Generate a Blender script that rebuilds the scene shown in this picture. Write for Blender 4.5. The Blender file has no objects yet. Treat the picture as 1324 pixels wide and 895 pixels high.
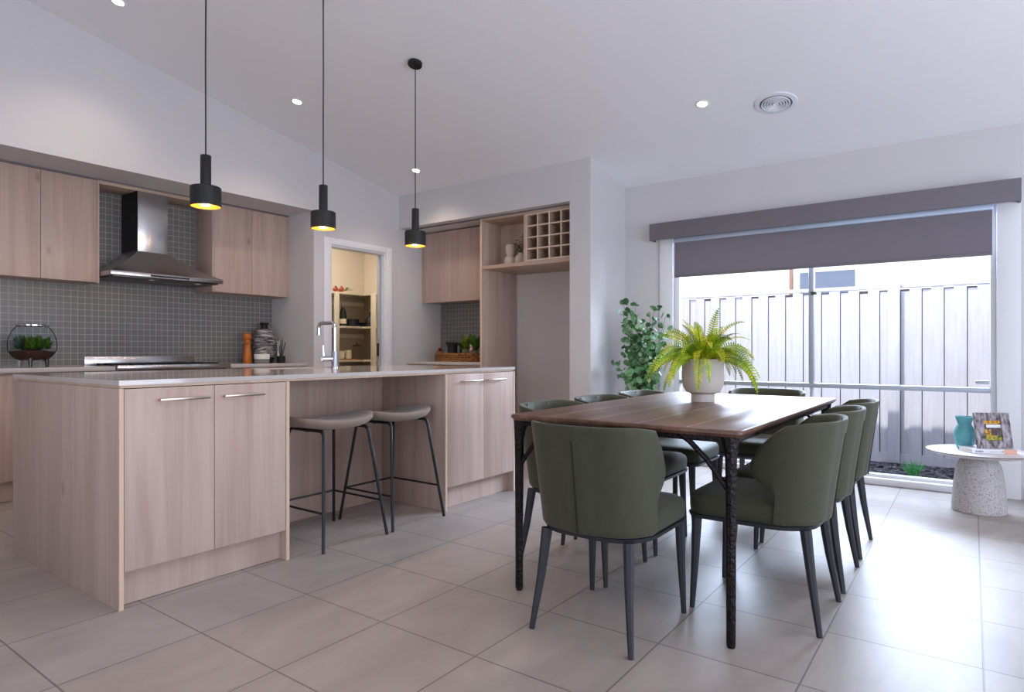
import bpy, bmesh, math, random
from mathutils import Vector, Matrix
R = math.radians
C = bpy.context.scene.collection
rnd = random.Random(7)

# ------------------------------------------------------------------ colours / materials
def lin(c):
    def f(v):
        v /= 255.0
        return v / 12.92 if v <= 0.04045 else ((v + 0.055) / 1.055) ** 2.4
    return (f(c[0]), f(c[1]), f(c[2]), 1.0)

def newmat(name):
    m = bpy.data.materials.new(name); m.use_nodes = True
    return m, m.node_tree.nodes, m.node_tree.links, m.node_tree.nodes['Principled BSDF']

def N(nodes, typ, **kw):
    n = nodes.new(typ)
    for k, v in kw.items(): setattr(n, k, v)
    return n

def plain(name, col, rough=0.5, metal=0.0, spec=0.5, noise=0.0, nscale=20.0, bump=0.0, bscale=60.0, sheen=0.0, emit=None, estr=0.0, coat=0.0):
    m, ns, L, b = newmat(name)
    b.inputs['Base Color'].default_value = lin(col)
    b.inputs['Roughness'].default_value = rough
    b.inputs['Metallic'].default_value = metal
    b.inputs['Specular IOR Level'].default_value = spec
    b.inputs['Coat Weight'].default_value = coat
    if sheen: b.inputs['Sheen Weight'].default_value = sheen
    if emit:
        b.inputs['Emission Color'].default_value = lin(emit); b.inputs['Emission Strength'].default_value = estr
    tc = N(ns, 'ShaderNodeTexCoord')
    nz = N(ns, 'ShaderNodeTexNoise'); nz.inputs['Scale'].default_value = nscale; nz.inputs['Detail'].default_value = 4
    L.new(tc.outputs['Object'], nz.inputs['Vector'])
    mx = N(ns, 'ShaderNodeMix', data_type='RGBA')
    a = max(noise, 0.015)
    c = lin(col)
    mx.inputs[6].default_value = tuple(max(0, v * (1 - a)) for v in c[:3]) + (1,)
    mx.inputs[7].default_value = tuple(min(1, v * (1 + a)) for v in c[:3]) + (1,)
    L.new(nz.outputs['Fac'], mx.inputs[0]); L.new(mx.outputs[2], b.inputs['Base Color'])
    if bump:
        n2 = N(ns, 'ShaderNodeTexNoise'); n2.inputs['Scale'].default_value = bscale; n2.inputs['Detail'].default_value = 3
        L.new(tc.outputs['Object'], n2.inputs['Vector'])
        bp = N(ns, 'ShaderNodeBump'); bp.inputs['Strength'].default_value = bump; bp.inputs['Distance'].default_value = 0.01
        L.new(n2.outputs['Fac'], bp.inputs['Height']); L.new(bp.outputs['Normal'], b.inputs['Normal'])
    return m

def wood(name, dark, light, axis='Z', rough=0.5, knots=True, scale=1.0, coat=0.0, spec=0.4):
    """straight-grained timber, grain running along `axis` (world position based)"""
    m, ns, L, b = newmat(name)
    g = N(ns, 'ShaderNodeNewGeometry')
    mp = N(ns, 'ShaderNodeMapping')
    s = {'Z': (14, 14, 0.7), 'X': (0.7, 14, 14), 'Y': (14, 0.7, 14)}[axis]
    mp.inputs['Scale'].default_value = tuple(v * scale for v in s)
    L.new(g.outputs['Position'], mp.inputs['Vector'])
    n1 = N(ns, 'ShaderNodeTexNoise'); n1.inputs['Scale'].default_value = 1.0; n1.inputs['Detail'].default_value = 6; n1.inputs['Distortion'].default_value = 0.6
    L.new(mp.outputs['Vector'], n1.inputs['Vector'])
    mp2 = N(ns, 'ShaderNodeMapping'); s2 = {'Z': (60, 60, 2), 'X': (2, 60, 60), 'Y': (60, 2, 60)}[axis]
    mp2.inputs['Scale'].default_value = tuple(v * scale for v in s2)
    L.new(g.outputs['Position'], mp2.inputs['Vector'])
    n2 = N(ns, 'ShaderNodeTexNoise'); n2.inputs['Scale'].default_value = 1.5; n2.inputs['Detail'].default_value = 3
    L.new(mp2.outputs['Vector'], n2.inputs['Vector'])
    ad = N(ns, 'ShaderNodeMath', operation='MULTIPLY_ADD'); ad.inputs[1].default_value = 0.35
    L.new(n2.outputs['Fac'], ad.inputs[0]); L.new(n1.outputs['Fac'], ad.inputs[2])
    cr = N(ns, 'ShaderNodeValToRGB')
    cr.color_ramp.elements[0].position = 0.45; cr.color_ramp.elements[0].color = lin(dark)
    cr.color_ramp.elements[1].position = 0.85; cr.color_ramp.elements[1].color = lin(light)
    L.new(ad.outputs[0], cr.inputs['Fac'])
    out = cr.outputs['Color']
    if knots:
        mp3 = N(ns, 'ShaderNodeMapping'); s3 = {'Z': (4.2, 4.2, 2.0), 'X': (2.0, 4.2, 4.2), 'Y': (4.2, 2.0, 4.2)}[axis]
        mp3.inputs['Scale'].default_value = s3
        L.new(g.outputs['Position'], mp3.inputs['Vector'])
        v = N(ns, 'ShaderNodeTexVoronoi'); v.inputs['Scale'].default_value = 1.0
        L.new(mp3.outputs['Vector'], v.inputs['Vector'])
        kr = N(ns, 'ShaderNodeValToRGB')
        kr.color_ramp.elements[0].position = 0.03; kr.color_ramp.elements[0].color = (0.45, 0.45, 0.45, 1)
        kr.color_ramp.elements[1].position = 0.10; kr.color_ramp.elements[1].color = (0, 0, 0, 1)
        L.new(v.outputs['Distance'], kr.inputs['Fac'])
        mx = N(ns, 'ShaderNodeMix', data_type='RGBA')
        dk = lin(dark); mx.inputs[7].default_value = (dk[0] * .45, dk[1] * .35, dk[2] * .33, 1)
        L.new(kr.outputs['Color'], mx.inputs[0]); L.new(out, mx.inputs[6]); out = mx.outputs[2]
    L.new(out, b.inputs['Base Color'])
    b.inputs['Roughness'].default_value = rough; b.inputs['Coat Weight'].default_value = coat
    b.inputs['Specular IOR Level'].default_value = spec
    return m

def grid_mat(name, plane, w, h, offx, offy, mortar, c1, c2, cm, rough=0.35, cloud=0.0, bump=0.2, spec=0.5):
    """square tiles drawn with a brick texture in world position; plane 'XZ','YZ','XY'"""
    m, ns, L, b = newmat(name)
    g = N(ns, 'ShaderNodeNewGeometry')
    sp = N(ns, 'ShaderNodeSeparateXYZ'); L.new(g.outputs['Position'], sp.inputs[0])
    cb = N(ns, 'ShaderNodeCombineXYZ')
    L.new(sp.outputs[plane[0]], cb.inputs['X']); L.new(sp.outputs[plane[1]], cb.inputs['Y'])
    mp = N(ns, 'ShaderNodeMapping'); mp.inputs['Location'].default_value = (-offx, -offy, 0)
    L.new(cb.outputs[0], mp.inputs['Vector'])
    br = N(ns, 'ShaderNodeTexBrick'); br.offset = 0.0; br.squash = 1.0
    br.inputs['Scale'].default_value = 1.0; br.inputs['Mortar Size'].default_value = mortar
    br.inputs['Brick Width'].default_value = w; br.inputs['Row Height'].default_value = h
    br.inputs['Mortar Smooth'].default_value = 0.2
    br.inputs['Color1'].default_value = lin(c1); br.inputs['Color2'].default_value = lin(c2); br.inputs['Mortar'].default_value = lin(cm)
    L.new(mp.outputs[0], br.inputs['Vector'])
    out = br.outputs['Color']
    if cloud:
        nz = N(ns, 'ShaderNodeTexNoise'); nz.inputs['Scale'].default_value = 1.3; nz.inputs['Detail'].default_value = 7; nz.inputs['Roughness'].default_value = 0.62; nz.inputs['Distortion'].default_value = 1.2
        mpn = N(ns, 'ShaderNodeMapping'); mpn.inputs['Scale'].default_value = (1.0, 2.2, 1.0); mpn.inputs['Rotation'].default_value = (0, 0, 0.5)
        L.new(g.outputs['Position'], mpn.inputs['Vector']); L.new(mpn.outputs[0], nz.inputs['Vector'])
        rr = N(ns, 'ShaderNodeMapRange'); rr.inputs[1].default_value = .3; rr.inputs[2].default_value = .7
        rr.inputs[3].default_value = 1 - cloud; rr.inputs[4].default_value = 1 + cloud
        L.new(nz.outputs['Fac'], rr.inputs[0])
        mu = N(ns, 'ShaderNodeVectorMath', operation='SCALE'); L.new(out, mu.inputs[0]); L.new(rr.outputs[0], mu.inputs['Scale'])
        out = mu.outputs[0]
    L.new(out, b.inputs['Base Color'])
    b.inputs['Roughness'].default_value = rough; b.inputs['Specular IOR Level'].default_value = spec
    bp = N(ns, 'ShaderNodeBump'); bp.inputs['Strength'].default_value = bump; bp.inputs['Distance'].default_value = 0.002; bp.invert = True
    L.new(br.outputs['Fac'], bp.inputs['Height']); L.new(bp.outputs['Normal'], b.inputs['Normal'])
    return m

def glass_mat(name, col=(255, 255, 255), refl=0.10, rough=0.0):
    m, ns, L, b = newmat(name)
    ns.remove(b)
    out = [n for n in ns if n.type == 'OUTPUT_MATERIAL'][0]
    tr = N(ns, 'ShaderNodeBsdfTransparent'); tr.inputs[0].default_value = lin(col)
    gl = N(ns, 'ShaderNodeBsdfGlossy'); gl.inputs['Roughness'].default_value = rough
    fr = N(ns, 'ShaderNodeLayerWeight'); fr.inputs[0].default_value = refl
    mx = N(ns, 'ShaderNodeMixShader')
    L.new(fr.outputs['Fresnel'], mx.inputs[0]); L.new(tr.outputs[0], mx.inputs[1]); L.new(gl.outputs[0], mx.inputs[2])
    L.new(mx.outputs[0], out.inputs['Surface'])
    return m

def emis(name, col, strength):
    m, ns, L, b = newmat(name)
    b.inputs['Base Color'].default_value = lin(col)
    b.inputs['Emission Color'].default_value = lin(col); b.inputs['Emission Strength'].default_value = strength
    return m

def speckle(name, base, dark, scale=160, thr=0.32, rough=0.6, light=None):
    m, ns, L, b = newmat(name)
    tc = N(ns, 'ShaderNodeTexCoord')
    v = N(ns, 'ShaderNodeTexVoronoi'); v.inputs['Scale'].default_value = scale
    L.new(tc.outputs['Object'], v.inputs['Vector'])
    nz = N(ns, 'ShaderNodeTexNoise'); nz.inputs['Scale'].default_value = scale * .5
    L.new(tc.outputs['Object'], nz.inputs['Vector'])
    ad = N(ns, 'ShaderNodeMath', operation='MULTIPLY'); L.new(v.outputs['Distance'], ad.inputs[0]); L.new(nz.outputs['Fac'], ad.inputs[1])
    cr = N(ns, 'ShaderNodeValToRGB'); e = cr.color_ramp.elements
    e[0].position = thr * .25; e[0].color = lin(dark); e[1].position = thr * .5; e[1].color = lin(base)
    L.new(ad.outputs[0], cr.inputs['Fac']); L.new(cr.outputs[0], b.inputs['Base Color'])
    b.inputs['Roughness'].default_value = rough
    return m

def ramp_mat(name, stops, scale=(1, 1, 1), nscale=8, rough=0.6, detail=4, coords='Object', bump=0.0, dist=0.0):
    m, ns, L, b = newmat(name)
    tc = N(ns, 'ShaderNodeTexCoord'); mp = N(ns, 'ShaderNodeMapping'); mp.inputs['Scale'].default_value = scale
    L.new(tc.outputs[coords], mp.inputs[0])
    nz = N(ns, 'ShaderNodeTexNoise'); nz.inputs['Scale'].default_value = nscale; nz.inputs['Detail'].default_value = detail; nz.inputs['Distortion'].default_value = dist
    L.new(mp.outputs[0], nz.inputs['Vector'])
    cr = N(ns, 'ShaderNodeValToRGB')
    while len(cr.color_ramp.elements) < len(stops): cr.color_ramp.elements.new(.5)
    for e, (p, c) in zip(cr.color_ramp.elements, stops): e.position = p; e.color = lin(c)
    L.new(nz.outputs['Fac'], cr.inputs['Fac']); L.new(cr.outputs[0], b.inputs['Base Color'])
    b.inputs['Roughness'].default_value = rough
    if bump:
        bp = N(ns, 'ShaderNodeBump'); bp.inputs['Strength'].default_value = bump; bp.inputs['Distance'].default_value = 0.01
        L.new(nz.outputs['Fac'], bp.inputs['Height']); L.new(bp.outputs[0], b.inputs['Normal'])
    return m

M = {}
M['wall'] = plain('wall_paint', (205, 202, 203), .85, noise=.015, nscale=3)
M['ceil'] = plain('ceiling_paint', (238, 237, 240), .9, noise=.01, nscale=2)
M['trimw'] = plain('trim_white_paint', (228, 228, 232), .45, noise=.01)
M['pantrywall'] = plain('pantry_cream_paint', (222, 210, 192), .85)
M['floor'] = grid_mat('porcelain_floor_tiles', 'XY', .456, .465, 2.571, -.03, .0032, (156, 147, 141), (161, 152, 146), (112, 104, 100), rough=.42, cloud=.15, bump=.25, spec=.42)
M['mosaicXZ'] = grid_mat('grey_mosaic_tiles', 'XZ', .0505, .0505, 2.11, .92, .0021, (112, 112, 110), (118, 117, 115), (176, 170, 160), rough=.3, bump=.3, cloud=.05)
M['mosaicYZ'] = grid_mat('grey_mosaic_tiles_side', 'YZ', .0505, .0505, 2.11, .92, .0021, (112, 112, 110), (118, 117, 115), (176, 170, 160), rough=.3, bump=.3, cloud=.05)
M['oak'] = wood('pale_timber_laminate', (176, 151, 138), (197, 173, 161), 'Z', .42)
M['oakedge'] = wood('pale_timber_edge', (204, 176, 152), (222, 196, 174), 'Z', .45, knots=False)
M['oakH'] = wood('pale_timber_laminate_level', (168, 142, 124), (196, 170, 150), 'Y', .42, knots=False)
M['oakX'] = wood('pale_timber_laminate_long', (168, 142, 124), (196, 170, 150), 'X', .42, knots=False)
M['stone'] = plain('polished_pale_stone', (196, 188, 184), .09, spec=.6, noise=.04, nscale=60, coat=.3)
M['steel'] = plain('brushed_steel', (190, 188, 188), .24, metal=1.0, noise=.05, nscale=8)
M['steeld'] = plain('dark_steel', (92, 86, 84), .3, metal=1.0, noise=.05)
M['chrome'] = plain('chrome', (215, 216, 222), .07, metal=1.0)
M['handle'] = plain('satin_nickel', (205, 190, 178), .3, metal=1.0)
M['black'] = plain('matt_black', (15, 15, 17), .55, noise=.1)
M['blackm'] = plain('black_powder_coated_steel', (26, 28, 32), .42, noise=.1, metal=.2)
M['cast'] = plain('hammered_black_iron', (40, 36, 38), .38, metal=.75, noise=.45, nscale=55, bump=1.0, bscale=70)
M['cast_b'] = plain('worn_brown_iron', (70, 60, 58), .42, metal=.55, noise=.5, nscale=45, bump=.8, bscale=60)
M['velvet'] = plain('olive_green_velvet', (62, 63, 46), .62, noise=.2, nscale=35, sheen=.15, bump=.12, bscale=300, spec=.3)
M['seam'] = plain('dark_seam', (22, 24, 18), .8)
M['chairleg'] = plain('slate_chair_frame', (52, 54, 60), .45, metal=.3, noise=.05)
M['taupe'] = plain('taupe_suede', (146, 128, 114), .85, noise=.13, nscale=25, sheen=.2)
M['walnut'] = wood('walnut_table', (74, 48, 38), (122, 88, 72), 'X', .33, knots=False, scale=.9, coat=.0, spec=.45)
M['groove'] = plain('pale_board_joint', (186, 160, 142), .3)
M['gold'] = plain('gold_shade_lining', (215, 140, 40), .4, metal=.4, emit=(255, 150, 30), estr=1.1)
M['bulb'] = emis('glowing_bulb', (255, 214, 150), 26)
M['down'] = emis('downlight_disc', (255, 250, 242), 30)
M['glass'] = glass_mat('clear_glass', (247, 250, 252), .035)
M['winglass'] = glass_mat('window_glass', (250, 252, 255), .06)
M['grey_blind'] = plain('grey_blind_fabric', (118, 112, 120), .8, noise=.03, nscale=80)
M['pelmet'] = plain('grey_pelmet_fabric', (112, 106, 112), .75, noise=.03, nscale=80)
M['alu'] = plain('silver_window_frame', (168, 174, 184), .4, metal=.35)
M['alurail'] = plain('pale_blue_headrail', (176, 190, 210), .35, metal=.3)
M['pot'] = plain('cream_ceramic', (206, 200, 192), .6, noise=.03)
M['vasebeige'] = plain('beige_ceramic', (202, 188, 172), .7, noise=.04)
M['teal'] = ramp_mat('teal_glaze', [(.3, (74, 146, 152)), (.7, (104, 176, 182))], nscale=9, rough=.55)
M['terrazzo'] = speckle('speckled_terrazzo', (190, 186, 186), (128, 114, 110), 130, .40, .65)
M['terrazzot'] = speckle('pale_terrazzo_top', (226, 222, 220), (176, 168, 164), 120, .3, .4)
M['rim'] = plain('pinkish_grey_rim', (140, 120, 120), .6)
M['fern'] = ramp_mat('fern_green', [(.3, (82, 124, 14)), (.48, (150, 182, 20)), (.66, (226, 216, 40))], nscale=9, rough=.5)
M['fernd'] = plain('fern_stem', (84, 84, 26), .6)
M['euc'] = ramp_mat('eucalyptus_green', [(.3, (40, 78, 46)), (.52, (82, 134, 78)), (.72, (150, 184, 140))], nscale=6, rough=.5)
M['stem'] = plain('brown_stem', (92, 76, 62), .8, noise=.2)
M['soil'] = plain('dark_soil', (40, 28, 22), .95, noise=.4, nscale=80, bump=.6)
M['redsoil'] = plain('reddish_bark_soil', (66, 36, 26), .95, noise=.5, nscale=60, bump=.8)
M['leaf'] = ramp_mat('mid_green_leaf', [(.3, (34, 70, 22)), (.7, (96, 138, 44))], nscale=14, rough=.45)
M['leafb'] = ramp_mat('blue_green_leaf', [(.3, (40, 66, 56)), (.7, (96, 126, 104))], nscale=14, rough=.5)
M['leafy'] = ramp_mat('yellow_green_leaf', [(.3, (92, 110, 24)), (.7, (150, 160, 40))], nscale=14, rough=.5)
M['wicker'] = ramp_mat('woven_wicker', [(.36, (62, 32, 12)), (.5, (140, 82, 32)), (.64, (196, 140, 74))], scale=(1, 1, 2.5), nscale=60, rough=.6, bump=.8)
M['leather'] = plain('tan_leather', (150, 78, 36), .5, noise=.1)
M['millwood'] = ramp_mat('orange_turned_wood', [(.3, (176, 84, 10)), (.7, (226, 128, 26))], scale=(1, 1, .2), nscale=14, rough=.3)
M['ribgrey'] = ramp_mat('streaked_grey_ceramic', [(.38, (52, 48, 48)), (.5, (124, 118, 118)), (.66, (206, 200, 200))], scale=(.25, .25, 2.2), nscale=26, rough=.8, bump=.8, dist=1.5)
M['white'] = plain('white_ceramic', (232, 228, 222), .4)
M['concrete'] = plain('grey_concrete', (132, 130, 124), .85, noise=.15, nscale=40)
M['bottle'] = plain('dark_green_bottle', (14, 26, 18), .12, spec=.6)
M['label'] = plain('cream_label', (226, 212, 182), .6)
M['foil'] = plain('bottle_foil', (150, 140, 120), .35, metal=.6)
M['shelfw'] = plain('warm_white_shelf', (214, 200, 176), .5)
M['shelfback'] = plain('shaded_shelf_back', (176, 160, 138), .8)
M['board'] = wood('serving_board_wood', (130, 78, 40), (176, 116, 66), 'X', .5, knots=False)
M['redfruit'] = ramp_mat('red_orange_fruit', [(.35, (120, 34, 30)), (.65, (200, 104, 60))], nscale=22, rough=.4)
M['red'] = plain('dark_red_petals', (150, 22, 30), .6, noise=.2)
M['frameS'] = ramp_mat('distressed_grey_frame', [(.36, (74, 66, 70)), (.5, (134, 126, 130)), (.66, (176, 170, 176))], scale=(2.4, 1, 1), nscale=24, rough=.8, bump=.5)
M['paper'] = plain('white_book_cover', (224, 224, 230), .5)
M['peach'] = plain('peach_cover_band', (222, 168, 146), .5)
M['ink'] = plain('faded_print', (116, 122, 150), .6)
M['pages'] = plain('page_block', (232, 226, 214), .8)
M['fence'] = ramp_mat('pale_fence_timber', [(.3, (205, 201, 205)), (.7, (216, 214, 217))], scale=(1, 6, .5), nscale=6, rough=.85, bump=.1)
M['fenceD'] = plain('fence_gap_shadow_board', (120, 110, 112), .9)
M['mulch'] = ramp_mat('dark_bark_mulch', [(.3, (54, 50, 56)), (.5, (98, 92, 98)), (.7, (176, 172, 178))], nscale=28, rough=.95, bump=1, detail=8)
M['render'] = plain('neighbour_cream_render', (236, 226, 206), .9)
M['nwin'] = plain('neighbour_grey_glass', (106, 112, 124), .5)
M['grass'] = plain('bright_grass', (110, 200, 120), .6, noise=.3)
M['spk'] = plain('brick_red_brown', (150, 112, 96), .9)
M['brick'] = plain('dark_bounce_skin', (92, 74, 70), .9, noise=.2)
M['ventback'] = plain('shaded_vent_grey', (110, 112, 135), .8)
M['brass'] = plain('knob_black', (30, 28, 30), .4)
M['pantile'] = plain('roof_white_fascia', (226, 228, 232), .6)

# ------------------------------------------------------------------ mesh builder
class B:
    def __init__(s): s.v = []; s.f = []; s.m = []; s.mats = []; s.cur = 0
    def mat(s, m):
        if m not in s.mats: s.mats.append(m)
        s.cur = s.mats.index(m); return s
    def add(s, vs, fs):
        o = len(s.v); s.v += [tuple(v) for v in vs]
        for f in fs: s.f.append(tuple(i + o for i in f)); s.m.append(s.cur)
        return s
    def box(s, a, b, bev=0.0, mt=None):
        x0, y0, z0 = [min(p, q) for p, q in zip(a, b)]; x1, y1, z1 = [max(p, q) for p, q in zip(a, b)]
        bev = min(bev, (x1 - x0) * .45, (y1 - y0) * .45, (z1 - z0) * .45)
        if bev <= 0:
            vs = [(x0, y0, z0), (x1, y0, z0), (x1, y1, z0), (x0, y1, z0), (x0, y0, z1), (x1, y0, z1), (x1, y1, z1), (x0, y1, z1)]
            if mt is not None: vs = [tuple(mt @ Vector(v)) for v in vs]
            return s.add(vs, [(0, 3, 2, 1), (4, 5, 6, 7), (0, 1, 5, 4), (1, 2, 6, 5), (2, 3, 7, 6), (3, 0, 4, 7)])
        bm = bmesh.new(); bmesh.ops.create_cube(bm, size=1)
        for v in bm.verts: v.co = Vector(((x0 + x1) / 2 + v.co.x * (x1 - x0), (y0 + y1) / 2 + v.co.y * (y1 - y0), (z0 + z1) / 2 + v.co.z * (z1 - z0)))
        bmesh.ops.bevel(bm, geom=bm.edges[:], offset=bev, segments=2, affect='EDGES', profile=.5)
        return s.bm(bm, mt)
    def bm(s, bm, mt=None):
        bm.verts.ensure_lookup_table(); bm.verts.index_update()
        s.add([tuple(mt @ v.co) if mt is not None else tuple(v.co) for v in bm.verts], [tuple(v.index for v in f.verts) for f in bm.faces]); bm.free(); return s
    def lathe(s, prof, c=(0, 0, 0), n=32, closed=False, mt=None):
        vs = []; fs = []; k = len(prof)
        for i in range(n):
            a = 2 * math.pi * i / n
            for r, z in prof:
                p = Vector((r * math.cos(a), r * math.sin(a), z))
                if mt is not None: p = mt @ p
                vs.append((c[0] + p.x, c[1] + p.y, c[2] + p.z))
        for i in range(n):
            j = (i + 1) % n
            for q in range(k - 1): fs.append((i * k + q, j * k + q, j * k + q + 1, i * k + q + 1))
            if closed: fs.append((i * k + k - 1, j * k + k - 1, j * k, i * k))
        if not closed:
            if prof[0][0] > 1e-5: fs.append(tuple(i * k for i in reversed(range(n))))
            if prof[-1][0] > 1e-5: fs.append(tuple(i * k + k - 1 for i in range(n)))
        return s.add(vs, fs)
    def tube(s, pts, r, n=10, cap=True, flat=1.0):
        pts = [Vector(p) for p in pts]; k = len(pts)
        rs = r if isinstance(r, (list, tuple)) else [r] * k
        t0 = (pts[1] - pts[0]).normalized()
        up = Vector((0, 0, 1)) if abs(t0.z) < .9 else Vector((1, 0, 0))
        nx = t0.cross(up).normalized(); vs = []
        for i, p in enumerate(pts):
            if i == 0: t = t0
            elif i == k - 1: t = (pts[i] - pts[i - 1]).normalized()
            else: t = ((pts[i + 1] - pts[i]).normalized() + (pts[i] - pts[i - 1]).normalized()).normalized()
            nx = (nx - t * nx.dot(t)).normalized(); ny = t.cross(nx)
            for q in range(n):
                a = 2 * math.pi * q / n
                vs.append(tuple(p + nx * (rs[i] * math.cos(a)) + ny * (rs[i] * flat * math.sin(a))))
        fs = [(i * n + q, i * n + (q + 1) % n, (i + 1) * n + (q + 1) % n, (i + 1) * n + q) for i in range(k - 1) for q in range(n)]
        if cap: fs += [tuple(reversed(range(n))), tuple((k - 1) * n + q for q in range(n))]
        return s.add(vs, fs)
    def prism(s, poly, axis, a, b):
        def P(u, v, w): return {'X': (w, u, v), 'Y': (u, w, v), 'Z': (u, v, w)}[axis]
        k = len(poly)
        vs = [P(u, v, a) for u, v in poly] + [P(u, v, b) for u, v in poly]
        fs = [tuple(range(k)), tuple(reversed(range(k, 2 * k)))] + [(i, i + k, (i + 1) % k + k, (i + 1) % k) for i in range(k)]
        return s.add(vs, fs)
    def ball(s, c, r, n=12, sq=(1, 1, 1)):
        prof = [(max(1e-6, r * math.sin(math.pi * i / (n // 2 + 1))), -r * math.cos(math.pi * i / (n // 2 + 1))) for i in range(n // 2 + 2)]
        vs0 = len(s.v); s.lathe(prof, (0, 0, 0), n)
        for i in range(vs0, len(s.v)):
            v = s.v[i]; s.v[i] = (c[0] + v[0] * sq[0], c[1] + v[1] * sq[1], c[2] + v[2] * sq[2])
        return s
    def build(s, name, parent=None, mat=None, world=True, smooth=True, angle=35, sub=0):
        me = bpy.data.meshes.new(name)
        vs = s.v
        if world and parent is not None:
            p = parent; o = Vector((0, 0, 0))
            while p is not None: o += p.location; p = p.parent
            vs = [(v[0] - o.x, v[1] - o.y, v[2] - o.z) for v in vs]
        loc = None
        if parent is None and world and vs:   # top-level mesh: origin at base centre
            xs = [v[0] for v in vs]; ys = [v[1] for v in vs]; zs = [v[2] for v in vs]
            loc = ((min(xs) + max(xs)) / 2, (min(ys) + max(ys)) / 2, min(zs))
            vs = [(v[0] - loc[0], v[1] - loc[1], v[2] - loc[2]) for v in vs]
        me.from_pydata(vs, [], s.f)
        if s.mats and mat is None:
            for m in s.mats: me.materials.append(M[m])
            me.polygons.foreach_set('material_index', s.m)
        else: me.materials.append(M[mat])
        bm = bmesh.new(); bm.from_mesh(me)
        bmesh.ops.recalc_face_normals(bm, faces=bm.faces[:]); bm.to_mesh(me); bm.free()
        if smooth:
            me.polygons.foreach_set('use_smooth', [True] * len(me.polygons))
            if not sub: me.set_sharp_from_angle(angle=R(angle))
        me.update()
        o = bpy.data.objects.new(name, me); C.objects.link(o)
        if loc: o.location = loc
        if parent is not None: o.parent = parent
        if sub:
            md = o.modifiers.new('sub', 'SUBSURF'); md.levels = sub; md.render_levels = sub
        return o

def tag(o, label, cat, group=None):
    o['label'] = label; o['category'] = cat
    if group: o['group'] = group
    return o
def thing(name, label, cat, loc=(0, 0, 0), rz=0.0, group=None):
    o = bpy.data.objects.new(name, None); C.objects.link(o); o.empty_display_size = .05
    o.location = loc; o.rotation_euler = (0, 0, rz)
    return tag(o, label, cat, group)
def struct(b, name, mat=None, **kw):
    o = b.build(name, None, mat, **kw); o['kind'] = 'structure'; return o
def copy_tree(o, parent=None):
    c = o.copy(); C.objects.link(c)
    if parent is not None: c.parent = parent
    for ch in list(o.children): copy_tree(ch, c)
    return c

# ------------------------------------------------------------------ camera
H = 1.04; AZ = 36.11; F = 815.6
cam = bpy.data.cameras.new('camera'); co = bpy.data.objects.new('camera', cam); C.objects.link(co)
co.location = (0, 0, H); co.rotation_euler = (R(90), 0, R(AZ - 90))
cam.sensor_width = 36; cam.lens = F / 1324 * 36; cam.shift_y = 6.0 / 1324; cam.clip_start = .02
bpy.context.scene.camera = co

# ------------------------------------------------------------------ room shell
XW = 5.64; YK = 5.166; YB = 5.872; XC = 3.815; XN = 4.94; ZS = 2.40
XL = -3.2; YR = -3.3
def zc(x): return 2.762 + .19 * (4.93 - x)

struct(B().box((XL - .2, YR - .2, -.1), (XW + .2, 6.8, 0)), 'floor', 'floor')
struct(B().prism([(XL - .2, zc(XL - .2)), (XW + .2, zc(XW + .2)), (XW + .2, zc(XW + .2) + .2), (XL - .2, zc(XL - .2) + .2)], 'Y', YR - .2, YK + .11), 'ceiling', 'ceil')
# kitchen wall (bulkhead over the recess + pantry wall with doorway)
b = B()
b.prism([(XL, ZS), (XC, ZS), (XC, zc(XC)), (XL, zc(XL))], 'Y', YK, YK + .11)
b.prism([(XC, 0), (4.01, 0), (4.01, zc(4.01)), (XC, zc(XC))], 'Y', YK, YK + .11)
b.prism([(4.01, 2.10), (4.74, 2.10), (4.74, zc(4.74)), (4.01, zc(4.01))], 'Y', YK, YK + .11)
b.prism([(4.74, 0), (XW, 0), (XW, zc(XW)), (4.74, zc(4.74))], 'Y', YK, YK + .11)
struct(b, 'wall_kitchen', 'wall')
b = B(); b.box((XL, YB, 0), (XC, YB + .1, 2.5)); b.box((XC, YK + .11, 0), (XC + .08, YB + .1, 2.5)); struct(b, 'wall_recess', 'wall')
struct(B().box((XL, YK + .11, ZS), (XC, YB, ZS + .1)), 'wall_soffit', 'wall')
# fridge niche bulkhead, soffit and column
b = B(); b.prism([(XN, ZS), (XN + .11, ZS), (XN + .11, zc(XN + .11)), (XN, zc(XN))], 'Y', 2.955, YK)
b.prism([(XN + .11, ZS), (XW, ZS), (XW, ZS + .08), (XN + .11, ZS + .08)], 'Y', 2.955, YK)
struct(b, 'wall_niche', 'wall')
struct(B().prism([(XN, 0), (XW, 0), (XW, zc(XW)), (XN, zc(XN))], 'Y', 2.74, 2.955), 'wall_column', 'wall')
# window wall with opening
W0, W1, WT = -.14, 2.25, 2.16
b = B(); T = .16
b.box((XW, YR, 0), (XW + T, W0, 2.63)); b.box((XW, W1, 0), (XW + T, 6.7, 2.63)); b.box((XW, W0, WT), (XW + T, W1, 2.63))
struct(b, 'wall_window', 'wall')
b = B(); b.box((XW + T + .001, YR, -.1), (XW + T + .06, W0 - .02, 2.6)); b.box((XW + T + .001, W1 + .02, -.1), (XW + T + .06, 6.7, 2.6)); struct(b, 'wall_bounce_skin', 'brick')  # unseen dark outer skin, added to cut light bouncing onto the fence
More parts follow.
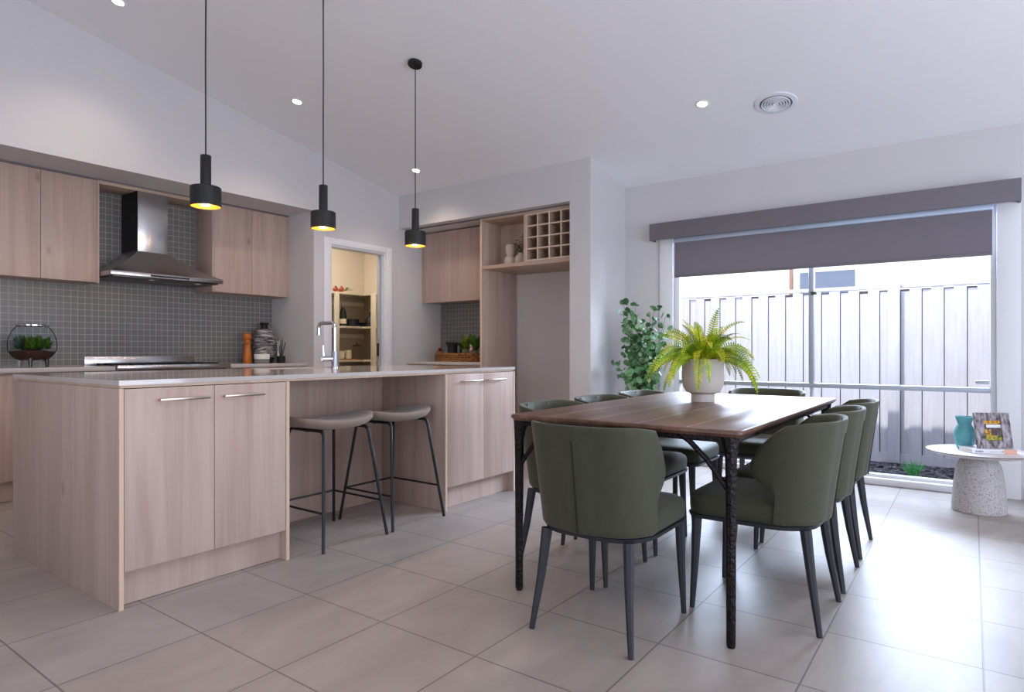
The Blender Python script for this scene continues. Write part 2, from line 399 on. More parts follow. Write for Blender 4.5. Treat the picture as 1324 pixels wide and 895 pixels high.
# back and right walls (behind the camera) with openings added to let fill light in
b = B()
b.box((XL, YR - .15, 0), (-1.6, YR, 4.3)); b.box((4.4, YR - .15, 0), (XW, YR, 2.9)); b.prism([(-1.6, 2.3), (4.4, 2.3), (4.4, zc(4.4)), (-1.6, zc(-1.6))], 'Y', YR - .15, YR)
struct(b, 'wall_right', 'wall')
b = B(); b.box((XL - .15, YR, 0), (XL, -2.0, 4.3)); b.box((XL - .15, 2.5, 0), (XL, 5.9, 4.3)); b.box((XL - .15, -2.0, 2.4), (XL, 2.5, 4.3))
struct(b, 'wall_back', 'wall')
# splashbacks
struct(B().box((0.2, YB - .008, .92), (XC, YB, 2.37)), 'trim_1', 'mosaicXZ')
struct(B().box((XW - .008, 4.07, .92), (XW, YK, 1.60)), 'trim_2', 'mosaicYZ')
# baseboards
b = B().box((XW - .016, YR, 0), (XW, W0 - .16, .09)); struct(b, 'baseboard_window', 'trimw')
b = B().box((XW - .016, W1 + .13, 0), (XW, 2.74, .09)); struct(b, 'baseboard_corner', 'trimw')
b = B().box((XN, 2.728, 0), (XW - .02, 2.74, .09)); struct(b, 'baseboard_column', 'trimw')
b = B().box((4.84, YK - .014, 0), (XN, YK, .09)); struct(b, 'baseboard_kitchen', 'trimw')
# doorway architrave and jamb
b = B()
b.box((3.925, YK - .018, 0), (4.01, YK, 2.165), .004); b.box((4.74, YK - .018, 0), (4.825, YK, 2.165), .004); b.box((4.0105, YK - .018, 2.10), (4.7395, YK, 2.165), .004)
b.box((4.01, YK, 0), (4.028, YK + .11, 2.10)); b.box((4.722, YK, 0), (4.74, YK + .11, 2.10)); b.box((4.028, YK, 2.082), (4.722, YK + .11, 2.10))
dr = struct(b, 'door_1', 'trimw')
b = B().box((4.695, YK + .045, 0), (4.722, YK + .085, 2.08), .003); o = b.build('door_slab', dr, 'alu')
b = B().box((4.689, YK + .05, .98), (4.695, YK + .08, 1.12), .002); b.build('door_handle', dr, 'black')
# pantry room
b = B(); b.box((XC + .08, 6.54, 0), (XW, 6.64, 2.7)); struct(b, 'wall_pantry', 'pantrywall')
b = B(); b.box((XW - .012, YK + .11, 0), (XW, 6.54, 2.7)); b.box((XC + .08, YK + .11, 0), (XC + .09, 6.54, 2.7)); struct(b, 'wall_pantry_side', 'pantrywall')
struct(B().box((XC + .08, YK + .11, 2.6), (XW, 6.64, 2.7)), 'ceiling_pantry', 'ceil')

# ------------------------------------------------------------------ window
b = B(); FX0, FX1 = XW + .03, XW + .10
b.box((FX0, W0, .0), (FX1, W1, .075), .004); b.box((FX0, W0, 2.09), (FX1, W1, 2.16), .004)
b.box((FX0, W0, .075), (FX1, W0 + .035, 2.09), .004); b.box((FX0, W1 - .045, .075), (FX1, W1, 2.09), .004)
win = struct(b, 'window_1', 'trimw')
B().box((FX0 - .008, W0 + .035, .735), (FX1 - .01, W1 - .045, .772), .006).build('transom', win, 'alu')
B().box((FX0 - .004, 1.055, .772), (FX1 - .01, 1.095, 2.09), .006).build('mullion', win, 'alu')
B().box((FX0, 1.065, .075), (FX1 - .01, 1.085, .735), .004).build('mullion', win, 'alu')
B().box((FX0 - .03, 1.03, 1.50), (FX0 - .004, 1.075, 1.525), .004).build('latch', win, 'steeld')
B().box((FX0 - .03, W0 + .04, .80), (FX0 - .004, W0 + .12, .825), .004).build('latch', win, 'alu')
B().box((FX0 + .03, W0 + .03, .07), (FX0 + .034, W1 - .04, 2.1)).build('pane', win, 'winglass')
b = B()
b.box((XW - .018, W0 - .135, 0), (XW, W0, 2.2), .004); b.box((XW - .018, W1, 0), (XW, W1 + .13, 2.2), .004); b.box((XW - .018, W0, 2.16), (XW, W1, 2.2), .004)
b.box((XW - .03, W0, 0), (XW + .03, W1, .052), .006)
struct(b, 'trim_3', 'trimw')
# pelmet and roller blind
VX = 5.52
t = thing('window_pelmet', 'long grey fabric-covered pelmet box above the roller blind', 'pelmet', (VX, 1.1, 2.07))
B().box((VX, -.272, 2.068), (VX + .018, 2.44, 2.222), .003).build('front_board', t, 'pelmet')
B().box((VX + .018, -.272, 2.068), (XW - .001, -.256, 2.222), .002).build('end_board', t, 'pelmet')
B().box((VX + .018, 2.424, 2.068), (XW - .001, 2.44, 2.222), .002).build('end_board', t, 'pelmet')
t = thing('roller_blind', 'grey roller blind pulled a third of the way down over the window', 'blind', (5.60, 1.05, 1.71))
B().box((5.603, -.115, 1.735), (5.606, 2.225, 2.04)).build('fabric', t, 'grey_blind')
B().box((5.596, -.115, 1.715), (5.612, 2.225, 1.737), .004).build('bottom_rail', t, 'pelmet')
B().box((5.588, -.122, 2.036), (5.612, 2.232, 2.094), .006).build('headrail', t, 'alurail')

# ------------------------------------------------------------------ outside
GX = 7.2
b = B().mat('mulch').box((XW + T, -4, -.16), (GX + .1, 8, -.06))
gl = struct(b, 'floor_outside', smooth=False)
b = B()
for i in range(2600):
    x = rnd.uniform(5.95, 7.12); y = rnd.uniform(-.8, 2.2); a = rnd.uniform(0, 6.3); s_ = rnd.uniform(.012, .035); w = s_ * rnd.uniform(.25, .5)
    dx, dy = math.cos(a) * s_, math.sin(a) * s_; tz = rnd.uniform(-.01, .012)
    b.add([(x - dx - dy * .3, y - dy + dx * .3, -.05 - tz), (x - dx + dy * .3, y - dy - dx * .3, -.055), (x + dx + dy * .3, y + dy - dx * .3, -.05 + tz), (x + dx - dy * .3, y + dy + dx * .3, -.045)], [(0, 1, 2, 3)])
o = b.build('bark_chip', None, 'mulch', smooth=False); o['kind'] = 'stuff'; tag(o, 'loose dark bark chips spread along the foot of the fence', 'mulch')
t = thing('paling_fence', 'tall pale timber paling fence outside the window', 'fence', (GX, 2.5, -.05))
b = B(); y = -2.6; k = 0
while y < 6.5:
    z0 = 1.60 + rnd.uniform(-.01, .012)
    b.box((GX, y, -.05), (GX + .018, y + .098, z0 + .05)); b.box((GX + .019, y + .09, -.05), (GX + .034, y + .169, z0 + .02)); y += .176; k += 1
b.build('paling_panel', t, 'fence', smooth=False)
B().box((GX + .036, -2.6, -.05), (GX + .042, 6.5, 1.64)).build('gap_shade_sheet', t, 'fenceD', smooth=False)  # dark sheet behind the palings, shade of the gaps put in as colour
B().box((GX - .006, -2.6, 1.655), (GX + .06, 6.6, 1.69)).build('top_rail', t, 'fence')
B().box((GX - .004, -2.6, -.06), (GX + .03, 6.6, .03)).build('plinth_board', t, 'fence')
for yy in (-1.9, .615, 3.13, 5.6):
    B().box((GX - .075, yy - .05, -.05), (GX - .001, yy + .05, 1.79), .004).build('post', t, 'fence')
# neighbour's house
t = thing('neighbour_house', 'cream rendered house wall seen above the fence', 'house', (9.7, 2, -.1))
B().box((9.6, -6, -.1), (9.9, 10, 3.55)).build('wall', t, 'render')
w = B().box((9.57, 1.25, 1.3), (9.6, 2.02, 2.3), .005).build('window', t, 'pantile'); 
B().box((9.555, 1.27, 1.32), (9.57, 1.96, 2.13)).build('pane', w, 'nwin')
b = B()
for i in range(12): b.box((9.55, 1.27 + i * .0585, 2.14), (9.565, 1.305 + i * .0585, 2.22))
b.build('slat', w, 'pantile')
B().box((9.56, 2.06, -.1), (9.6, 2.10, 2.7)).build('downpipe', t, 'spk')
B().box((9.3, -6, 3.55), (10.2, 10, 3.7)).build('eave', t, 'pantile')
# grass tuft
b = B()
for i in range(70):
    a = rnd.uniform(0, 6.3); l = rnd.uniform(.08, .17); s_ = rnd.uniform(.1, .7)
    p0 = Vector((6.45 + math.cos(a) * .02, .41 + math.sin(a) * .02, -.05)); d = Vector((math.cos(a) * s_, math.sin(a) * s_, 1)).normalized()
    b.tube([p0, p0 + d * l * .6, p0 + d * l + Vector((math.cos(a), math.sin(a), -.3)) * .02], [.004, .003, .0008], 4, cap=False)
tag(b.build('grass_tuft', None, 'grass'), 'small bright green grass tuft growing in the bark outside', 'grass')

# ------------------------------------------------------------------ kitchen island
IX0, IX1, IX2, IX3, IY0, IY1 = 1.107, 1.884, 3.034, 3.80, 2.745, 3.98
PT = .018; ZT = .887
def door(t, x0, x1, y0, z0, z1, hx=None, hz=None, mat='oak', th=.018, hy=-1):
    d = B().box((x0, y0, z0), (x1, y0 + th, z1), .0012).build('door', t, mat)
    if hx:
        yb = y0 + hy * .030
        h = B().box((hx[0], yb - .005, hz - .006), (hx[1], yb + .005, hz + .006), .002)
        for q in (hx[0] + .012, hx[1] - .012): h.box((q - .004, yb, hz - .004), (q + .004, y0, hz + .004))
        h.build('handle', d, 'handle')
    return d
def island_cab(x0, x1, split, label, hs):
    t = thing('island_cabinet', label, 'cabinet', ((x0 + x1) / 2, 3.04, 0))
    for xa, xb in ((x0, x0 + PT), (x1 - PT, x1)):
        B().mat('oak').box((xa, IY0 + .001, 0), (xb, IY1 if xa == x0 and x0 < 1.5 else (IY1 if xb == x1 and x1 > 3.5 else 3.335), ZT), .001).mat('oakedge').box((xa + .0005, IY0 - .0005, .0005), (xb - .0005, IY0 + .0012, ZT - .0005)).build('side_panel', t)
    B().box((x0 + PT + .0015, IY0 + .022, .15), (x1 - PT - .0015, 3.33, ZT - .005)).build('carcass', t, 'oak')
    B().box((x0 + PT + .001, IY0 + .055, .002), (x1 - PT - .001, IY0 + .07, .149)).build('kickboard', t, 'oak')
    door(t, x0 + PT + .002, split - .0015, IY0 + .001, .15, ZT - .002, hs[0], .835)
    door(t, split + .0015, x1 - PT - .002, IY0 + .001, .15, ZT - .002, hs[1], .835)
    return t
def ux(px, Y):
    import math as _m
    c, s = _m.cos(R(AZ)), _m.sin(R(AZ)); tt = (px - 662) / F
    return Y * (c + tt * s) / (s - tt * c)
island_cab(IX0, IX1, ux(277.5, IY0), 'pale timber island cabinet with two tall doors, left of the stools', ((ux(208, 2.71), ux(273, 2.71)), (ux(292, 2.71), ux(344, 2.71))))
island_cab(IX2, IX3, ux(626, IY0), 'pale timber island cabinet with two tall doors, right of the stools nearest the table', ((ux(600, 2.71), ux(625.5, 2.71)), (ux(632, 2.71), ux(655, 2.71))))
t = thing('island_sink_unit', 'recessed timber cabinet section of the island behind the bar stools', 'cabinet', (2.46, 3.66, 0))
B().box((IX1 - .005, 3.338, 0), (IX2 + .005, 3.356, ZT), .001).build('back_panel', t, 'oak')
B().box((1.127, 3.36, .12), (3.78, IY1 - .03, .695)).build('carcass', t, 'oak')
for i in range(5): B().box((1.13 + i * .53, IY1 - .028, .15), (1.13 + i * .53 + .525, IY1 - .01, .87), .001).build('door', t, 'oak')
B().box((1.127, IY1 - .10, .002), (3.78, IY1 - .085, .119)).build('kickboard', t, 'oak')
# worktop with sink hole
SX0, SX1, SY0, SY1 = 2.35, 3.02, 3.60, 3.92
b = B()
z0, z1 = .900, .920; o0, o1 = .0, .0
xs = [IX0, SX0, SX1, IX3]; ys = [IY0 - .0, SY0, SY1, IY1 + .0]
for i in range(3):
    for j in range(3):
        if i == 1 and j == 1: continue
        b.box((xs[i], ys[j], z0), (xs[i + 1], ys[j + 1], z1))
t = thing('island_worktop', 'polished pale stone worktop covering the whole island', 'worktop', (2.45, 3.36, .888))
me = b.build('stone_top', t, 'stone', smooth=False)
bm = bmesh.new(); bm.from_mesh(me.data); bmesh.ops.remove_doubles(bm, verts=bm.verts, dist=1e-5)
seen = {}
for f in bm.faces[:]:
    key = tuple(sorted(v.index for v in f.verts)); seen.setdefault(key, []).append(f)
kill = [f for k_, fs_ in seen.items() if len(fs_) > 1 for f in fs_]
bmesh.ops.delete(bm, geom=kill, context='FACES'); bm.to_mesh(me.data); bm.free()
b = B(); r_ = .006
b.box((IX0 + .008, IY0 + .012, .888), (IX3 - .008, IY0 + .03, .8995)); b.box((IX0 + .008, IY1 - .03, .888), (IX3 - .008, IY1 - .012, .8995))
b.box((IX0 + .008, IY0 + .03, .888), (IX0 + .03, IY1 - .03, .8995)); b.box((IX3 - .03, IY0 + .03, .888), (IX3 - .008, IY1 - .03, .8995))
b.build('shadow_batten', t, 'oakedge')
# sink
b = B(); a0 = .012
b.box((SX0 - .02, SY0 - .02, .70), (SX1 + .02, SY1 + .02, .712)); b.box((SX0 - .012, SY0 - .012, .712), (SX0, SY1 + .012, .899)); b.box((SX1, SY0 - .012, .712), (SX1 + .012, SY1 + .012, .899))
b.box((SX0, SY0 - .012, .712), (SX1, SY0, .899)); b.box((SX0, SY1, .712), (SX1, SY1 + .012, .899))
t = thing('kitchen_sink', 'undermounted steel sink set into the island worktop by the tap', 'sink', ((SX0 + SX1) / 2, (SY0 + SY1) / 2, .70))
b.build('bowl', t, 'steel', smooth=False)
B().lathe([(.0001, .714), (.035, .714), (.04, .7125)], ((SX0 + SX1) / 2, (SY0 + SY1) / 2, 0), 20).build('drain', t, 'chrome')
# tap
tx, ty = 2.79, 3.545
t = thing('kitchen_tap', 'tall chrome gooseneck mixer tap on the island worktop', 'tap', (tx, ty, .92))
B().lathe([(.0001, 0), (.026, 0), (.026, .006), (.0225, .012), (.0225, .11), (.020, .116), (.0001, .116)], (tx, ty, .92), 24).build('body', t, 'chrome')
pts = [(tx, ty, 1.035)] + [(tx, ty, z) for z in (1.1, 1.2)]
rr = .032; zt_ = 1.232
for i in range(0, 7):
    a = math.pi / 2 * i / 6; pts.append((tx, ty + rr - rr * math.cos(a), zt_ - rr + rr * math.sin(a) + .0))
for i in range(0, 7):
    a = math.pi / 2 * i / 6; pts.append((tx, ty + .175 - rr + rr * math.sin(a), zt_ - rr + rr * math.cos(a)))
pts.append((tx, ty + .175, 1.165))
B().tube(pts, .0125, 14).build('spout', t, 'chrome')
B().tube([(tx, ty + .176, 1.168), (tx, ty + .176, 1.150)], .015, 14).build('aerator', t, 'chrome')
B().tube([(tx - .015, ty + .01, .985), (tx - .085, ty + .03, .985)], .019, 16).build('valve', t, 'chrome')
B().tube([(tx - .072, ty + .027, .995), (tx - .077, ty + .028, 1.075)], [.007, .005], 10).build('lever', t, 'chrome')

# ------------------------------------------------------------------ wall units
CF = 5.25; DF = 5.285
def base_cab(x0, x1, splits, label, mat='oak'):
    t = thing('base_cabinet', label, 'cabinet', ((x0 + x1) / 2, 5.57, 0))
    B().box((x0, DF + .02, .15), (x1, YB - .012, .885)).build('carcass', t, mat)
    B().box((x0, DF + .07, .002), (x1, DF + .085, .149)).build('kickboard', t, mat)
    e = [x0] + splits + [x1]
    for a, c_ in zip(e[:-1], e[1:]): B().box((a + .0015, DF, .15), (c_ - .0015, DF + .018, .87), .0012).build('door', t, mat)
base_cab(.30, 2.085, [.9, 1.49], 'timber base cabinets on the kitchen wall left of the cooker')
base_cab(3.02, XC - .003, [3.415], 'timber base cabinets on the kitchen wall right of the cooker')
b = B().box((.30, CF, .888), (2.094, YB - .0085, .92), .002); tag(b.build('worktop', None, 'stone'), 'pale stone worktop left of the cooker carrying the terrarium bowl', 'worktop')
b = B().box((3.012, CF, .888), (XC - .001, YB - .0085, .92), .002); tag(b.build('worktop', None, 'stone'), 'pale stone worktop right of the cooker under the pepper mill', 'worktop')
UF = 5.568
def upper(x0, x1, splits, label, left_end=False, right_end=False):
    t = thing('wall_cabinet', label, 'cabinet', ((x0 + x1) / 2, 5.72, 1.575))
    B().box((x0 + PT, UF + .02, 1.578), (x1 - PT, YB - .009, 2.382)).build('carcass', t, 'oak')
    B().box((x0, UF - .001, 1.575), (x0 + PT - .001, YB - .009, 2.385), .001).build('side_panel', t, 'oak')
    B().box((x1 - PT + .001, UF - .001, 1.575), (x1, YB - .009, 2.385), .001).build('side_panel', t, 'oak')
    e = [x0 + PT] + splits + [x1 - PT]
    for a, c_ in zip(e[:-1], e[1:]): B().box((a + .0015, UF, 1.578), (c_ - .0015, UF + .018, 2.382), .0012).build('door', t, 'oak')
upper(1.30, 2.104, [1.715], 'pair of timber wall cupboards left of the range hood')
upper(.50, 1.299, [.9], 'timber wall cupboards at the far left edge of the splashback')
upper(3.020, XC - .002, [3.412], 'pair of timber wall cupboards right of the range hood')
tag(B().box((2.105, UF, 2.362), (3.019, YB - .009, 2.386), .001).build('bridging_panel', None, 'oakX'), 'thin timber bridging panel above the range hood chimney', 'panel')
struct(B().box((.3, UF + .004, 2.386), (XC, UF + .03, 2.40)), 'trim_gap_shade', 'pelmet')  # grey strip colours in the shade of the gap under the soffit
# range hood
HX0, HX1, HY0, HY1 = 2.108, 3.012, 5.37, YB - .009
t = thing('range_hood', 'stainless steel canopy range hood between the wall cupboards', 'range hood', (2.55, 5.62, 1.63))
CX0, CX1, CY0 = 2.385, 2.625, 5.56
b = B()
lo = [(HX0, HY0, 1.665), (HX1, HY0, 1.665), (HX1, HY1, 1.665), (HX0, HY1, 1.665)]
def lerp(a, b_, q): return tuple(a[i] + (b_[i] - a[i]) * q for i in range(3))
hi = [(CX0 - .004, CY0 - .004, 1.862), (CX1 + .004, CY0 - .004, 1.862), (CX1 + .004, HY1, 1.862), (CX0 - .004, HY1, 1.862)]
rings = []
for i in range(9):
    q = i / 8; zq = q ** 1.12
    rings.append([(lo[k][0] + (hi[k][0] - lo[k][0]) * (1 - (1 - q) ** 1.08), lo[k][1] + (hi[k][1] - lo[k][1]) * (1 - (1 - q) ** 1.08), lo[k][2] + (hi[k][2] - lo[k][2]) * zq) for k in range(4)])
vs = [p for r_ in rings for p in r_]
fs = [(i * 4 + k, i * 4 + (k + 1) % 4, (i + 1) * 4 + (k + 1) % 4, (i + 1) * 4 + k) for i in range(8) for k in range(4)] + [(3, 2, 1, 0), (32, 33, 34, 35)]
b.add(vs, fs); b.build('canopy', t, 'steel', angle=25)
l = B().box((HX0, HY0 - .003, 1.632), (HX1, HY1, 1.6645), .002).build('lip', t, 'steel')
B().box((2.40, HY0 - .006, 1.640), (2.71, HY0 - .0032, 1.654)).build('control_strip', l, 'black')
B().box((HX0 + .03, HY0 + .03, 1.622), (HX1 - .03, HY1 - .03, 1.632), .003).build('filter', t, 'steeld')
for xx in (2.45, 2.83):
    B().lathe([(.0001, 0), (.022, 0), (.022, .004)], (xx, HY0 + .09, 1.6175), 16).build('lamp', t, 'white')
B().box((CX0, CY0, 1.862), (CX1, HY1, 2.3615), .002).build('chimney', t, 'steel')
B().box((CX0 - .0015, CY0 + .01, 1.866), (CX0 - .0002, HY1 - .002, 2.361)).build('side_cover', t, 'black')
# cooker
t = thing('cooker', 'wide stainless steel cooker set into the worktop under the hood', 'cooker', (2.55, 5.55, 0))
B().box((2.10, 5.30, .10), (3.006, YB - .012, .885), .003).build('body', t, 'steel')
B().box((2.10, 5.232, .888), (3.006, 5.30, .929), .006).build('front_rail', t, 'steel')
B().box((2.10, 5.30, .885), (3.006, 5.845, .915), .002).build('hob', t, 'black')
B().box((2.10, 5.845, .885), (3.006, 5.862, .992), .002).build('splash_panel', t, 'steel')
B().box((2.13, 5.27, .40), (2.98, 5.30, .80), .004).build('oven_door', t, 'black')
for i in range(3):
    x0 = 2.14 + i * .295
    g = B()
    for q in range(3): g.box((x0 + .03 + q * .09, 5.34, .925), (x0 + .042 + q * .09, 5.80, .937))
    for q in range(2): g.box((x0 + .005, 5.42 + q * .25, .925), (x0 + .25, 5.432 + q * .25, .937))
    for q in (0, 1):
        for w_ in (0, 1): g.box((x0 + .03 + q * .18, 5.342 + w_ * .445, .915), (x0 + .042 + q * .18, 5.354 + w_ * .445, .926))
    g.build('trivet', t, 'black', smooth=False)
for i in range(6): B().tube([(2.2 + i * .14, 5.30, .845), (2.2 + i * .14, 5.265, .845)], .018, 14).build('knob', t, 'black')

# ------------------------------------------------------------------ fridge niche wall units
NX = 5.02; NB = XW - .009
t = thing('wall_cabinet', 'timber wall cupboard in the corner above the tray nook', 'cabinet', (5.47, 4.62, 1.59))
B().box((5.322, 4.08, 1.60), (NB, YK - .002, 2.385)).build('carcass', t, 'oak')
B().box((5.305, 4.068, 1.59), (5.321, 4.326, 2.385), .0012).build('door', t, 'oak')
B().box((5.305, 4.3275, 1.59), (5.321, YK - .002, 2.385), .0012).build('door', t, 'oak')
t = thing('base_cabinet', 'timber base cabinet in the corner below the tray nook', 'cabinet', (5.35, 4.62, 0))
B().box((5.10, 4.068, .15), (NB, YK - .002, .885)).build('carcass', t, 'oak')
B().box((5.08, 4.068, .15), (5.098, 4.616, .87), .0012).build('door', t, 'oak')
B().box((5.08, 4.619, .15), (5.098, YK - .002, .87), .0012).build('door', t, 'oak')
B().box((5.15, 4.068, .002), (5.165, YK - .002, .149)).build('kickboard', t, 'oak')
tag(B().box((5.05, 4.068, .888), (NB, YK - .001, .92), .002).build('worktop', None, 'stone'), 'short pale stone worktop in the corner nook holding the wicker tray', 'worktop')
t = thing('fridge_surround', 'tall timber fridge surround with open shelf and wine rack over an empty recess', 'cabinet', (5.33, 3.5, 0))
B().mat('oak').box((NX, 4.043, 0), (NB, 4.066, 2.385), .001).mat('oakedge').box((NX - .001, 4.0435, .001), (NX + .001, 4.0655, 2.384)).build('side_panel', t)
B().box((NX, 2.957, 1.868), (NB, 4.042, 1.905), .001).build('shelf', t, 'oakH')
B().box((NX, 2.957, 2.362), (NB, 4.042, 2.385), .001).build('top_panel', t, 'oakH')
B().box((5.34, 3.53, 1.906), (5.352, 4.042, 2.361)).build('back_panel', t, 'oak')
B().box((NX, 3.500, 1.906), (5.44, 3.524, 2.361), .001).build('divider', t, 'oak')
WY0, WY1, WZ0, WZ1 = 2.957, 3.499, 1.906, 2.361
b = B().mat('oakH')
for i in range(5):
    yy = WY0 + (WY1 - WY0 - .016) * i / 4
    b.box((NX + .002, yy, WZ0), (5.40, yy + .016, WZ1))
    zz = WZ0 + (WZ1 - WZ0 - .014) * i / 4
    b.box((NX + .001, WY0, zz), (5.40, WY1, zz + .014))
b.mat('oakedge')
for i in range(5):
    yy = WY0 + (WY1 - WY0 - .016) * i / 4; b.box((NX, yy, WZ0), (NX + .0022, yy + .016, WZ1))
    zz = WZ0 + (WZ1 - WZ0 - .014) * i / 4; b.box((NX - .0005, WY0, zz), (NX + .0012, WY1, zz + .014))
b.build('wine_rack', t, smooth=False)
B().box((5.40, WY0, WZ0), (5.412, WY1, WZ1)).build('rack_back', t, 'oak')
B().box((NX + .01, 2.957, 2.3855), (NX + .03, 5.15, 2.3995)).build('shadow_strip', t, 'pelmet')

# ------------------------------------------------------------------ leaves helper
def leaf(b, p, d, up, l, w, n=4, droop=.15, fold=.15):
    """pointed leaf blade from p along d"""
    d = Vector(d).normalized(); up = Vector(up); sd = d.cross(up)
    if sd.length < 1e-4: sd = d.cross(Vector((1, 0, 0)))
    sd.normalize(); up = sd.cross(d).normalized(); vs = []; fs = []
    for i in range(n + 1):
        q = i / n; c = Vector(p) + d * (l * q) - Vector((0, 0, 1)) * (droop * l * q * q)
        ww = w * .5 * math.sin(math.pi * min(.98, .12 + .86 * q)) ** .8
        vs += [c - sd * ww + up * (fold * ww), c, c + sd * ww + up * (fold * ww)]
    for i in range(n):
        a = i * 3; fs += [(a, a + 1, a + 4, a + 3), (a + 1, a + 2, a + 5, a + 4)]
    b.add(vs, fs)
def roundleaf(b, p, nrm, r, asp=1.0):
    nrm = Vector(nrm).normalized(); a = nrm.orthogonal().normalized(); c = nrm.cross(a)
    vs = [Vector(p) + nrm * (r * .12)] + [Vector(p) + a * (r * math.cos(2 * math.pi * i / 9)) + c * (r * asp * math.sin(2 * math.pi * i / 9)) for i in range(9)]
    b.add(vs, [(0, i + 1, (i + 1) % 9 + 1) for i in range(9)])

# ------------------------------------------------------------------ terrarium
t = thing('glass_terrarium', 'round clear glass terrarium bowl of succulents on dark feet', 'terrarium', (1.66, 5.55, .92))
prof = []
R0 = .148
for i in range(27):
    z = .045 + .255 * (1 - math.cos(math.pi * i / 26)) / 2
    u = (z - .155) / (.124 if z < .155 else .182)
    prof.append((R0 * math.sqrt(1 - abs(u) ** 2.1), z))
rim = prof[-1][0]
glass = B().lathe([(.0001, .045)] + prof, (1.66, 5.55, .92), 36); glass.build('bowl', t, 'glass')
B().lathe([(rim, .296), (rim + .008, .300), (rim + .008, .308), (rim, .312), (rim - .004, .304)], (1.66, 5.55, .92), 36, closed=True).build('rim', t, 'chrome')
B().lathe([(.0001, .050)] + [(r - .004, z + .001) for r, z in prof if .05 < z < .118] + [(.06, .125), (.0001, .13)], (1.66, 5.55, .92), 30).build('bark_soil', t, 'redsoil')
for s_ in (0, 1, 2):
    a = 2.2 + s_ * 2.094
    B().tube([(1.66 + math.cos(a) * .09, 5.55 + math.sin(a) * .09, .985), (1.66 + math.cos(a) * .095, 5.55 + math.sin(a) * .095, .921)], [.016, .010], 10).build('foot', t, 'steeld' if s_ else 'chrome')
for s_ in (-1, 1):
    B().ball((1.66 - .81 * s_ * -(rim + .012) * 1.0 * 1, 5.55 , 1.222), .012).build('lug', t, 'chrome')
for nm, mt_, cnt in (('succulent', 'leaf', 6), ('succulent', 'leafb', 7), ('succulent', 'leafy', 3)):
    for k in range(cnt):
        a = rnd.uniform(0, 6.28); rr_ = rnd.uniform(.03, .095) if mt_ != 'leafy' else .03
        c0 = Vector((1.66 + math.cos(a) * rr_, 5.55 + math.sin(a) * rr_, 1.045)); b = B()
        for j in range(22):
            aa = j * 2.4; el = .2 + 1.2 * j / 22
            leaf(b, c0 + Vector((0, 0, .05 * j / 22)), (math.cos(aa) * math.cos(el), math.sin(aa) * math.cos(el), math.sin(el)), (0, 0, 1), rnd.uniform(.04, .062), .024, 3, -.1, .3)
        b.build('succulent', t, mt_)

# ------------------------------------------------------------------ right worktop objects
cx_, cy_ = 3.43, 5.68
t = thing('pepper_mill', 'orange turned wooden pepper mill beside the grey vase', 'pepper mill', (cx_, cy_, .92))
B().lathe([(.0001, 0), (.038, 0), (.04, .01), (.04, .075), (.036, .085), (.038, .10), (.028, .15), (.030, .165), (.026, .178), (.034, .195)], (cx_, cy_, .92), 24).build('body', t, 'millwood')
B().lathe([(.034, .197), (.026, .21), (.024, .22), (.036, .24), (.040, .258), (.034, .28), (.016, .292), (.0001, .295)], (cx_, cy_, .92), 24).build('head', t, 'millwood')
cx_, cy_ = 3.625, 5.70
t = thing('ribbed_vase', 'tall grey streaked ceramic vase with black neck and foot', 'vase', (cx_, cy_, .92))
B().lathe([(.0001, 0), (.080, 0), (.086, .01), (.098, .055)], (cx_, cy_, .92), 32).build('foot', t, 'black')
pr_ = []
for i in range(36):
    q = i / 35; z = .056 + q * .254; r = (.104 + .012 * math.sin(q * 2.6) - .024 * q * q); pr_.append((r + (.002 if i % 2 else -.002), z))
B().lathe([(.09, .056)] + pr_ + [(.07, .325), (.045, .333)], (cx_, cy_, .92), 40).build('body', t, 'ribgrey')
B().lathe([(.045, .334), (.036, .345), (.034, .37), (.046, .39), (.046, .398), (.038, .396), (.030, .36), (.0001, .35)], (cx_, cy_, .92), 28).build('neck', t, 'black')
cx_, cy_ = 3.44, 5.45
t = thing('canister', 'small round canister with white top half over a grey base', 'canister', (cx_, cy_, .92))
B().lathe([(.0001, 0), (.066, 0), (.068, .003), (.068, .040), (.0001, .040)], (cx_, cy_, .92), 32).build('base', t, 'concrete')
B().lathe([(.0001, .041), (.070, .041), (.070, .084), (.066, .088), (.0001, .089)], (cx_, cy_, .92), 32).build('lid', t, 'white')
cx_, cy_ = 3.68, 5.50
t = thing('reed_diffuser', 'small black pot of thin dark diffuser reeds', 'diffuser', (cx_, cy_, .92))
B().lathe([(.0001, 0), (.036, 0), (.038, .004), (.038, .066), (.03, .068), (.028, .05), (.0001, .05)], (cx_, cy_, .92), 24).build('pot', t, 'black')
for k in range(7):
    a = k * .9; B().tube([(cx_ + math.cos(a) * .008, cy_ + math.sin(a) * .008, .975), (cx_ + math.cos(a) * .045, cy_ + math.sin(a) * .045, 1.12 + .02 * (k % 3))], .0022, 5).build('reed', t, 'black')
tag(B().lathe([(.0001, 0), (.014, 0), (.014, .215), (.010, .22), (.0001, .22)], (3.755, 5.66, .92), 16).build('taper_candle', None, 'white'), 'slim white candle standing between the grey vase and the wall', 'candle')

